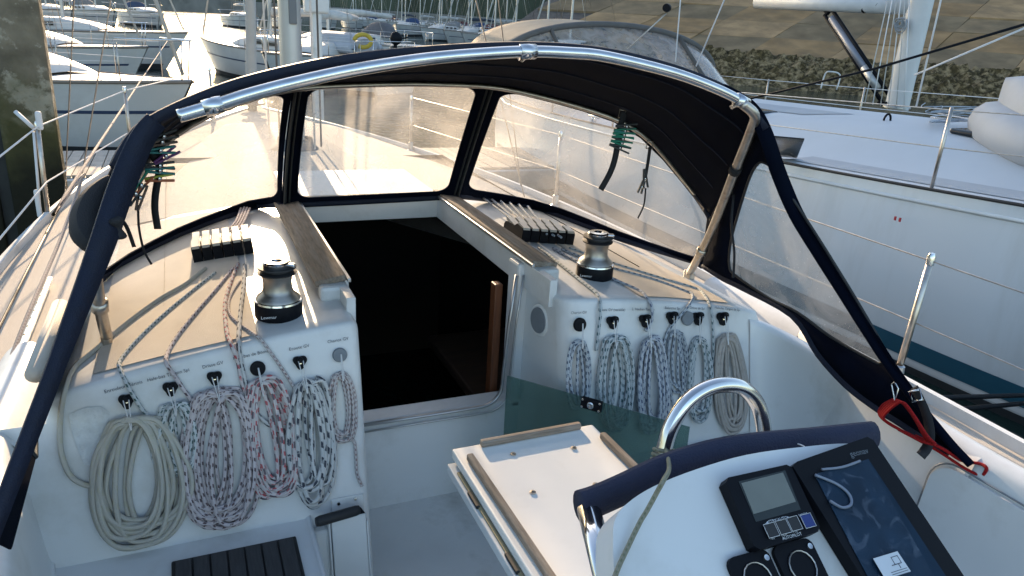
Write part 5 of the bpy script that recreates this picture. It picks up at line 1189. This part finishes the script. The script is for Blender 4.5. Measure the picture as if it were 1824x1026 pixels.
# ------------------------------------------------------------------ big neighbour to starboard, bow pointing aft
RX, RB, RS = 7.45, -3.4, 13.5
M['hull_r'] = mat('pale_blue_white_hull', (.54, .59, .63), .2, var=.03, vscale=.7, coat=.4, dirt=(.43, .46, .47), dscale=2.2, dcut=(.5, .85), stretch=(1, 1, .18), bump=.03, bscale=1.5)
M['deck_r'] = mat('grey_white_deck', (.44, .48, .52), .55, spec=.3, var=.04, vscale=2)
M['boot'] = mat('teal_boot_stripe', (.015, .075, .12), .35); M['bootw'] = mat('white_line', (.55, .58, .6), .4)
nb = thing('neighbour_yacht', 'large pale blue white yacht moored alongside to starboard with bow pointing aft', 'yacht', None, (RX, 6, 0))
RT = smoothtab([(-3.4, .03), (-1.5, .85), (.5, 1.62), (2, 2.0), (3.3, 2.18), (5.4, 2.28), (8, 2.3), (11, 2.15), (13.5, 1.8)])
def rh(y): return lerp_tab(RT, y)
def rsz(y): return 1.60-.045*(y-1)+.002*(y-6)**2 if y < 13 else 1.2
def rhull(sg):
    def f(u, v):
        y = RB+(RS-RB)*u; z = rsz(y)*(1-v)-.5*v
        tuck = 1+.11*v-.24*v**3
        return Vector((RX+sg*rh(y)*tuck, y+.5*v*(1-u)**4, z))
    return f
obj('hull', join('hull', [grid('a', rhull(-1), 70, 14), grid('b', rhull(1), 70, 14), grid('c', lambda u, v: Vector((RX+(2*u-1)*rh(RS)*(1-.05*v-.22*v**3), RS, rsz(RS)*(1-v)-.5*v)), 4, 8)]), M['hull_r'], nb)
def zv(y, z): return (rsz(y)-z)/(rsz(y)+.5)
for z0, z1, mk in ((.30, .14, 'boot'), (.125, .085, 'bootw'), (.07, -.3, 'anti')):
    obj('waterline_stripe', grid('waterline_stripe', lambda u, v: rhull(-1)(.03+.96*u, zv(RB+(RS-RB)*(.03+.96*u), z0+(z1-z0)*v))+Vector((-.006, 0, 0)), 60, 3), M[mk], nb)
def rdz(y, k):
    a = abs(k); cam_ = .09*(1-k*k)
    f_ = max(0, min(1, (y-2.2)/3.2)); f_ = f_*f_*(3-2*f_)
    house = .27*f_*max(0, min(1, (.80-a)/.30)); house = house if a < .80 else 0
    x = max(0, min(1, (.80-a)/.34)); house = .28*f_*x*x*(3-2*x)
    return rsz(y)+cam_+house-.003
obj('deck', grid('deck', lambda u, v: Vector((RX+(2*v-1)*rh(RB+(RS-RB)*u), RB+(RS-RB)*u, rdz(RB+(RS-RB)*u, 2*v-1))), 70, 40), M['deck_r'], nb)
obj('toe_rail', tube('toe_rail', [rhull(-1)(i/60, 0)+Vector((.0, 0, .006)) for i in range(61)], .013, 6), M['blackrub'], nb)
obj('sheer_highlight', tube('sheer_highlight', [rhull(-1)(i/60, .05)+Vector((-.004, 0, 0)) for i in range(61)], .016, 6), M['bootw'], nb)  # white strip paints the bright highlight along the gunwale
hm_ = at(1602, 390, X=RX-2.33)
rmk = mat('red_mark', (.4, .02, .03), .5)
for y in (-.022, .022): obj('hull_mark', box('hull_mark', hm_+Vector((-.02, y, 0)), (.012, .016, .032), .002), rmk, nb)
def deckpt(px, py):
    z = 1.7
    for _ in range(15):
        p = at(px, py, Z=z); z = rdz(max(RB, min(RS, p.y)), max(-1, min(1, (p.x-RX)/max(rh(p.y), .1))))
    return p
hw = [deckpt(a, b)+Vector((0, 0, .012)) for a, b in ((1368, 246), (1432, 252), (1419, 284), (1382, 281))]
obj('deck_window', prism('deck_window', hw, (0, 0, .014)), M['glassd'], nb)
def rpatch(y0, y1, k0, k1, up=.006): return grid('non_skid_panel', lambda u, v: Vector((RX+(k0+(k1-k0)*v)*rh(y0+(y1-y0)*u), y0+(y1-y0)*u, rdz(y0+(y1-y0)*u, k0+(k1-k0)*v)+up)), 20, 8)
M['skid_r'] = mat('grey_non_skid', (.37, .405, .44), .85, spec=.1, var=.06, vscale=3, bump=.4, bscale=200)
for y0, y1, k0, k1 in ((5.7, 8.6, -.93, -.80), (2.6, 5.5, -.92, -.78), (6.6, 9.0, -.40, -.05)): obj('non_skid_panel', rpatch(y0, y1, k0, k1), M['skid_r'], nb)
for y, k in ((4.6, -.25), (7.2, -.52)):
    hp_ = Vector((RX+k*rh(y), y, rdz(y, k))); obj('deck_hatch', box('deck_hatch', hp_+Vector((0, 0, .03)), (.5, .5, .05), .02), M['glassd'], nb)
for y in (3.0, 6.0, 9.2):
    c_ = Vector((RX-.95*rh(y), y, rsz(y)+.06)); obj('deck_cleat', join('deck_cleat', [tube('a', [c_+Vector((0, -.13, .02)), c_+Vector((0, .13, .02))], .018, 8), tube('b', [c_+Vector((0, -.04, -.06)), c_+Vector((0, -.04, .02))], .016, 6), tube('c', [c_+Vector((0, .04, -.06)), c_+Vector((0, .04, .02))], .016, 6)]), M['steel'], nb)
mb = deckpt(1597, 192)
mk_ = 2.0
rm = obj('mast', grid('mast', lambda u, v: Vector((mb.x+.16*math.cos(2*math.pi*u), mb.y+.31*math.sin(2*math.pi*u), mb.z-.03+14*v)), 24, 4, closeu=True), mat('white_mast', (.60, .61, .61), .35, var=.04), nb)
obj('mast_step', lathe('mast_step', [(.30, 0), (.30, .03), (.24, .05), (.22, .08)], 24, (mb.x, mb.y, mb.z)), M['alu'], rm)
gz = mb.z+2.2
bmn = obj('boom', tube('boom', [(mb.x-.02, mb.y+.2, gz), (mb.x-.1, mb.y+2.5, gz+.03), (mb.x-.2, mb.y+5.2, gz+.08)], .13, 14, flat=(1.25, .8)), mat('white_boom', (.55, .55, .55), .4), nb)
obj('gooseneck', box('gooseneck', (mb.x-.02, mb.y+.26, gz-.02), (.10, .22, .16), .03), M['alu'], nb)
v0 = Vector((mb.x-.02, mb.y+.28, mb.z+.12)); v1 = Vector((mb.x-.08, mb.y+2.6, gz-.12))
va = (v1-v0)
vg = obj('boom_vang', tube('boom_vang', [v0+va*.12, v0+va*.92], .10, 14), mat('grey_vang', (.22, .23, .27), .4, metal=.4), nb)
vn_ = Vector((0, -va.z, va.y)).normalized()
for k in (-1, 1): obj('vang_spring', tube('vang_spring', [v0+vn_*k*.12, v1+vn_*k*.12], .05, 8), M['black'], vg)
obj('vang_sleeve', tube('vang_sleeve', [v0+va*.12, v0+va*.36], .108, 14), M['mastm'], vg)
obj('vang_end', box('vang_end', v1+Vector((0, .02, .02)), (.10, .22, .16), .03, axes=(Vector((1, 0, 0)), va.normalized(), Vector((1, 0, 0)).cross(va.normalized()))), M['black'], vg)
for k in range(6):
    a = deckpt(1540+14*k, 186+k*2)+Vector((0, 0, .02)); b = at(1586+7*k, -20, X=mb.x-.20)
    obj('halyard', tube('halyard', [a, b], .013, 6), M['elastic'] if k % 2 else M['sailw'], nb)
for k in range(3):
    p = Vector((mb.x-.12, mb.y+.20+.10*k, mb.z+.06)); obj('turning_block', lathe('turning_block', [(.0, -.02), (.05, -.02), (.055, 0), (.05, .02), (0, .02)], 14, p, (1, .2, .3)), M['black'], nb)
def blk(p, r): obj('boom_block', lathe('boom_block', [(0, -.03), (r, -.03), (r*1.05, 0), (r, .03), (0, .03)], 16, p, (.9, .5, .2)), M['black'], nb)
blk(at(1540, 18, X=mb.x-.1), .07); blk(at(1565, 10, X=mb.x-.1), .06)
# coil hung on the neighbour's mast
cc = at(1608, 45, X=mb.x-.22); rd = random.Random(5); pts = []
for k in range(9):
    w_, h_ = rd.uniform(.06, .15), rd.uniform(.18, .36); ox, oy = rd.uniform(-.05, .05), rd.uniform(-.04, .04); tw = rd.uniform(-.7, .7)
    for i in range(14):
        a = 2*math.pi*i/14; x_, z_ = w_*math.sin(a), -h_/2*(1-math.cos(a)); pts.append(cc+Vector((-.03-.008*k, ox+x_*math.cos(tw)-z_*math.sin(tw)*.4, .12+oy+z_*math.cos(tw)+x_*math.sin(tw)*.5)))
obj('mast_coil', tube('mast_coil', catmull(pts, 2), .011, 6), rope_mat('grey_white_line', (.40, .43, .46), (.2, .22, .25), .03), None, 'tangled grey white rope coil hung on the neighbouring yacht mast', 'rope')
# lines tidied on deck between mast and dinghy
pts = []
for k in range(26):
    p = deckpt(1640+rd.uniform(0, 105)+k*.6, 190+k*1.2+rd.uniform(-6, 8)); pts.append(p+Vector((0, 0, .03+rd.uniform(0, .06))))
obj('deck_lines', tube('deck_lines', catmull(pts, 5), .010, 6), RM['blue2'], None, 'white lines heaped on the neighbouring deck between mast and dinghy', 'rope')
# stanchions, lifelines, hood
def rst(px, py_top, y=None):
    b = None
for y in (1.4, 3.9, 6.3, 8.6, 10.6):
    for sg in (-1, 1):
        b = Vector((RX+sg*(rh(y)-.08), y, rsz(y))); obj('stanchion', tube('stanchion', [b, b+Vector((0, 0, .62))], .014, 8), M['steel_dull'], nb)
for sg in (-1, 1):
    for zz in (.60, .32):
        obj('lifeline', tube('lifeline', [Vector((RX+sg*(rh(y)-.08), y, rsz(y)+zz)) for y in (-.6, 1.4, 3.9, 6.3, 8.6, 10.6, 12.6)], .005, 5), M['steel_dull'] if sg < 0 else M['elastic'], nb)
obj('grab_bar', tube('grab_bar', [deckpt(1462, 158)+Vector((0, 0, 0)), deckpt(1462, 158)+Vector((.04, -.02, .42)), deckpt(1462, 158)+Vector((.10, -.14, .50)), deckpt(1490, 160)+Vector((0, -.02, .42)), deckpt(1490, 160)], .022, 8, smoothn=4), M['elastic'], nb)
pe = deckpt(1580, 215)
obj('pad_eye', tube('pad_eye', [pe+Vector((.05*math.cos(a), 0, .07*math.sin(a))) for a in [math.pi*i/8 for i in range(9)]], .012, 6), M['black'], nb)
dn_ = deckpt(1850, 290); 
dinghy('grey inflatable dinghy lying on the neighbouring foredeck ahead of the mast', Vector((7.15, 3.30, rdz(3.3, 0)-.02)), (-.10, 1, 0), 2.8, 1.65, .72, 'inflatable_dinghy')
# mooring lines between the hulls and rope from the bow cleat aft
obj('mooring_line', tube('mooring_line', [at(1560, 712, X=2.9), at(1700, 708, X=3.9), at(1830, 704, X=5.1)], .016, 8, smoothn=5), M['black'], None, 'upper black mooring line stretched between the two hulls', 'mooring line')
obj('mooring_line', tube('mooring_line', [at(1560, 742, X=2.9), at(1700, 730, X=3.9), at(1830, 718, X=5.1)], .016, 8, smoothn=5), M['black'], None, 'lower black mooring line stretched between the two hulls', 'mooring line')
obj('running_backstay', tube('running_backstay', [at(1335, 176, X=RX-1.3), at(1560, 122, X=RX-.6), at(1830, 42, X=RX-.2)], .013, 6), M['black'], None, 'dark taut line crossing the neighbouring mast', 'line')
obj('sheet_tail', tube('sheet_tail', [at(1628, 134, X=RX-.15), at(1830, 48, X=RX-.1)], .010, 6), M['elastic'], None, 'pale taut line running up beside the dark one past the neighbouring mast', 'line')
for a, b, c, d, lb in ((1676, 0, 1632, 190, 'pale halyard rising forward of the neighbouring mast'), (1290, 0, 1240, 118, 'pale backstay tail in front of the neighbouring tan hood'), (1212, 0, 1203, 110, 'grey backstay leg rising beside the small black block')):
    obj('stay', tube('stay', [at(a+ (a-c)*2, b-(d-b)*2, X=RX-.4), at(c, d, X=RX-.4)], .010, 6), M['elastic'], None, lb, 'stay')
# neighbour's tan hood with clear front
hd = thing('tan_spray_hood', 'tan grey spray hood with clear front panels on the neighbouring yacht', 'spray hood', None, (RX-.5, 11.6, 1.6))
HX_, HW_, HY_ = 6.95, 2.15, 11.6
def arch(a, y, k=1.0, zt_=.0): return Vector((HX_+HW_*k*math.cos(a)*(1 if abs(math.cos(a)) < .5 else 1), y, 1.70+(.86+zt_)*math.sin(a)**.75))
M['tan'] = mat('tan_canvas', (.33, .265, .19), .85, var=.12, vscale=3, bump=.2, bscale=60); M['frameg'] = mat('dark_grey_canvas', (.10, .095, .09), .8, var=.15)
solid(obj('canopy', grid('canopy', lambda u, v: arch(math.pi*u, HY_+1.7*v, 1-.02*v, .05*v), 40, 6), M['tan'], hd), .01)
obj('front_window', grid('front_window', lambda u, v: arch(math.pi*(.0+1.0*u), HY_, 1.0).lerp(Vector((HX_+HW_*1.02*math.cos(math.pi*u), HY_-1.15*math.sin(math.pi*u)**.6-.05, 1.66)), v), 40, 10), M['vinyl_side'], hd)
obj('arch_band', tube('arch_band', [arch(math.pi*i/40, HY_-.02) for i in range(41)], .075, 8, flat=(1, .7)), M['frameg'], hd)
for uu in (.30, .70):
    obj('divider', tube('divider', [arch(math.pi*uu, HY_).lerp(Vector((HX_+HW_*1.02*math.cos(math.pi*uu), HY_-1.15*math.sin(math.pi*uu)**.6-.05, 1.66)), k/6)+Vector((0, -.02, .01)) for k in range(7)], .05, 6, flat=(1, .5)), M['frameg'], hd)
bkp = at(1188, 14, X=RX-.45)
obj('small_block', lathe('small_block', [(0, -.04), (.06, -.04), (.065, 0), (.06, .04), (0, .04)], 14, bkp, (.8, .6, 0)), M['black'], None, 'small black block hanging where the backstay legs meet by the tan hood', 'block')
obj('backstay_bridle', tube('backstay_bridle', [bkp+Vector((0, 0, -.08)), at(1118, 88, X=RX-.9)], .010, 6), M['steel_dull'], None, 'thin bridle wire slanting down from the small black block', 'wire')
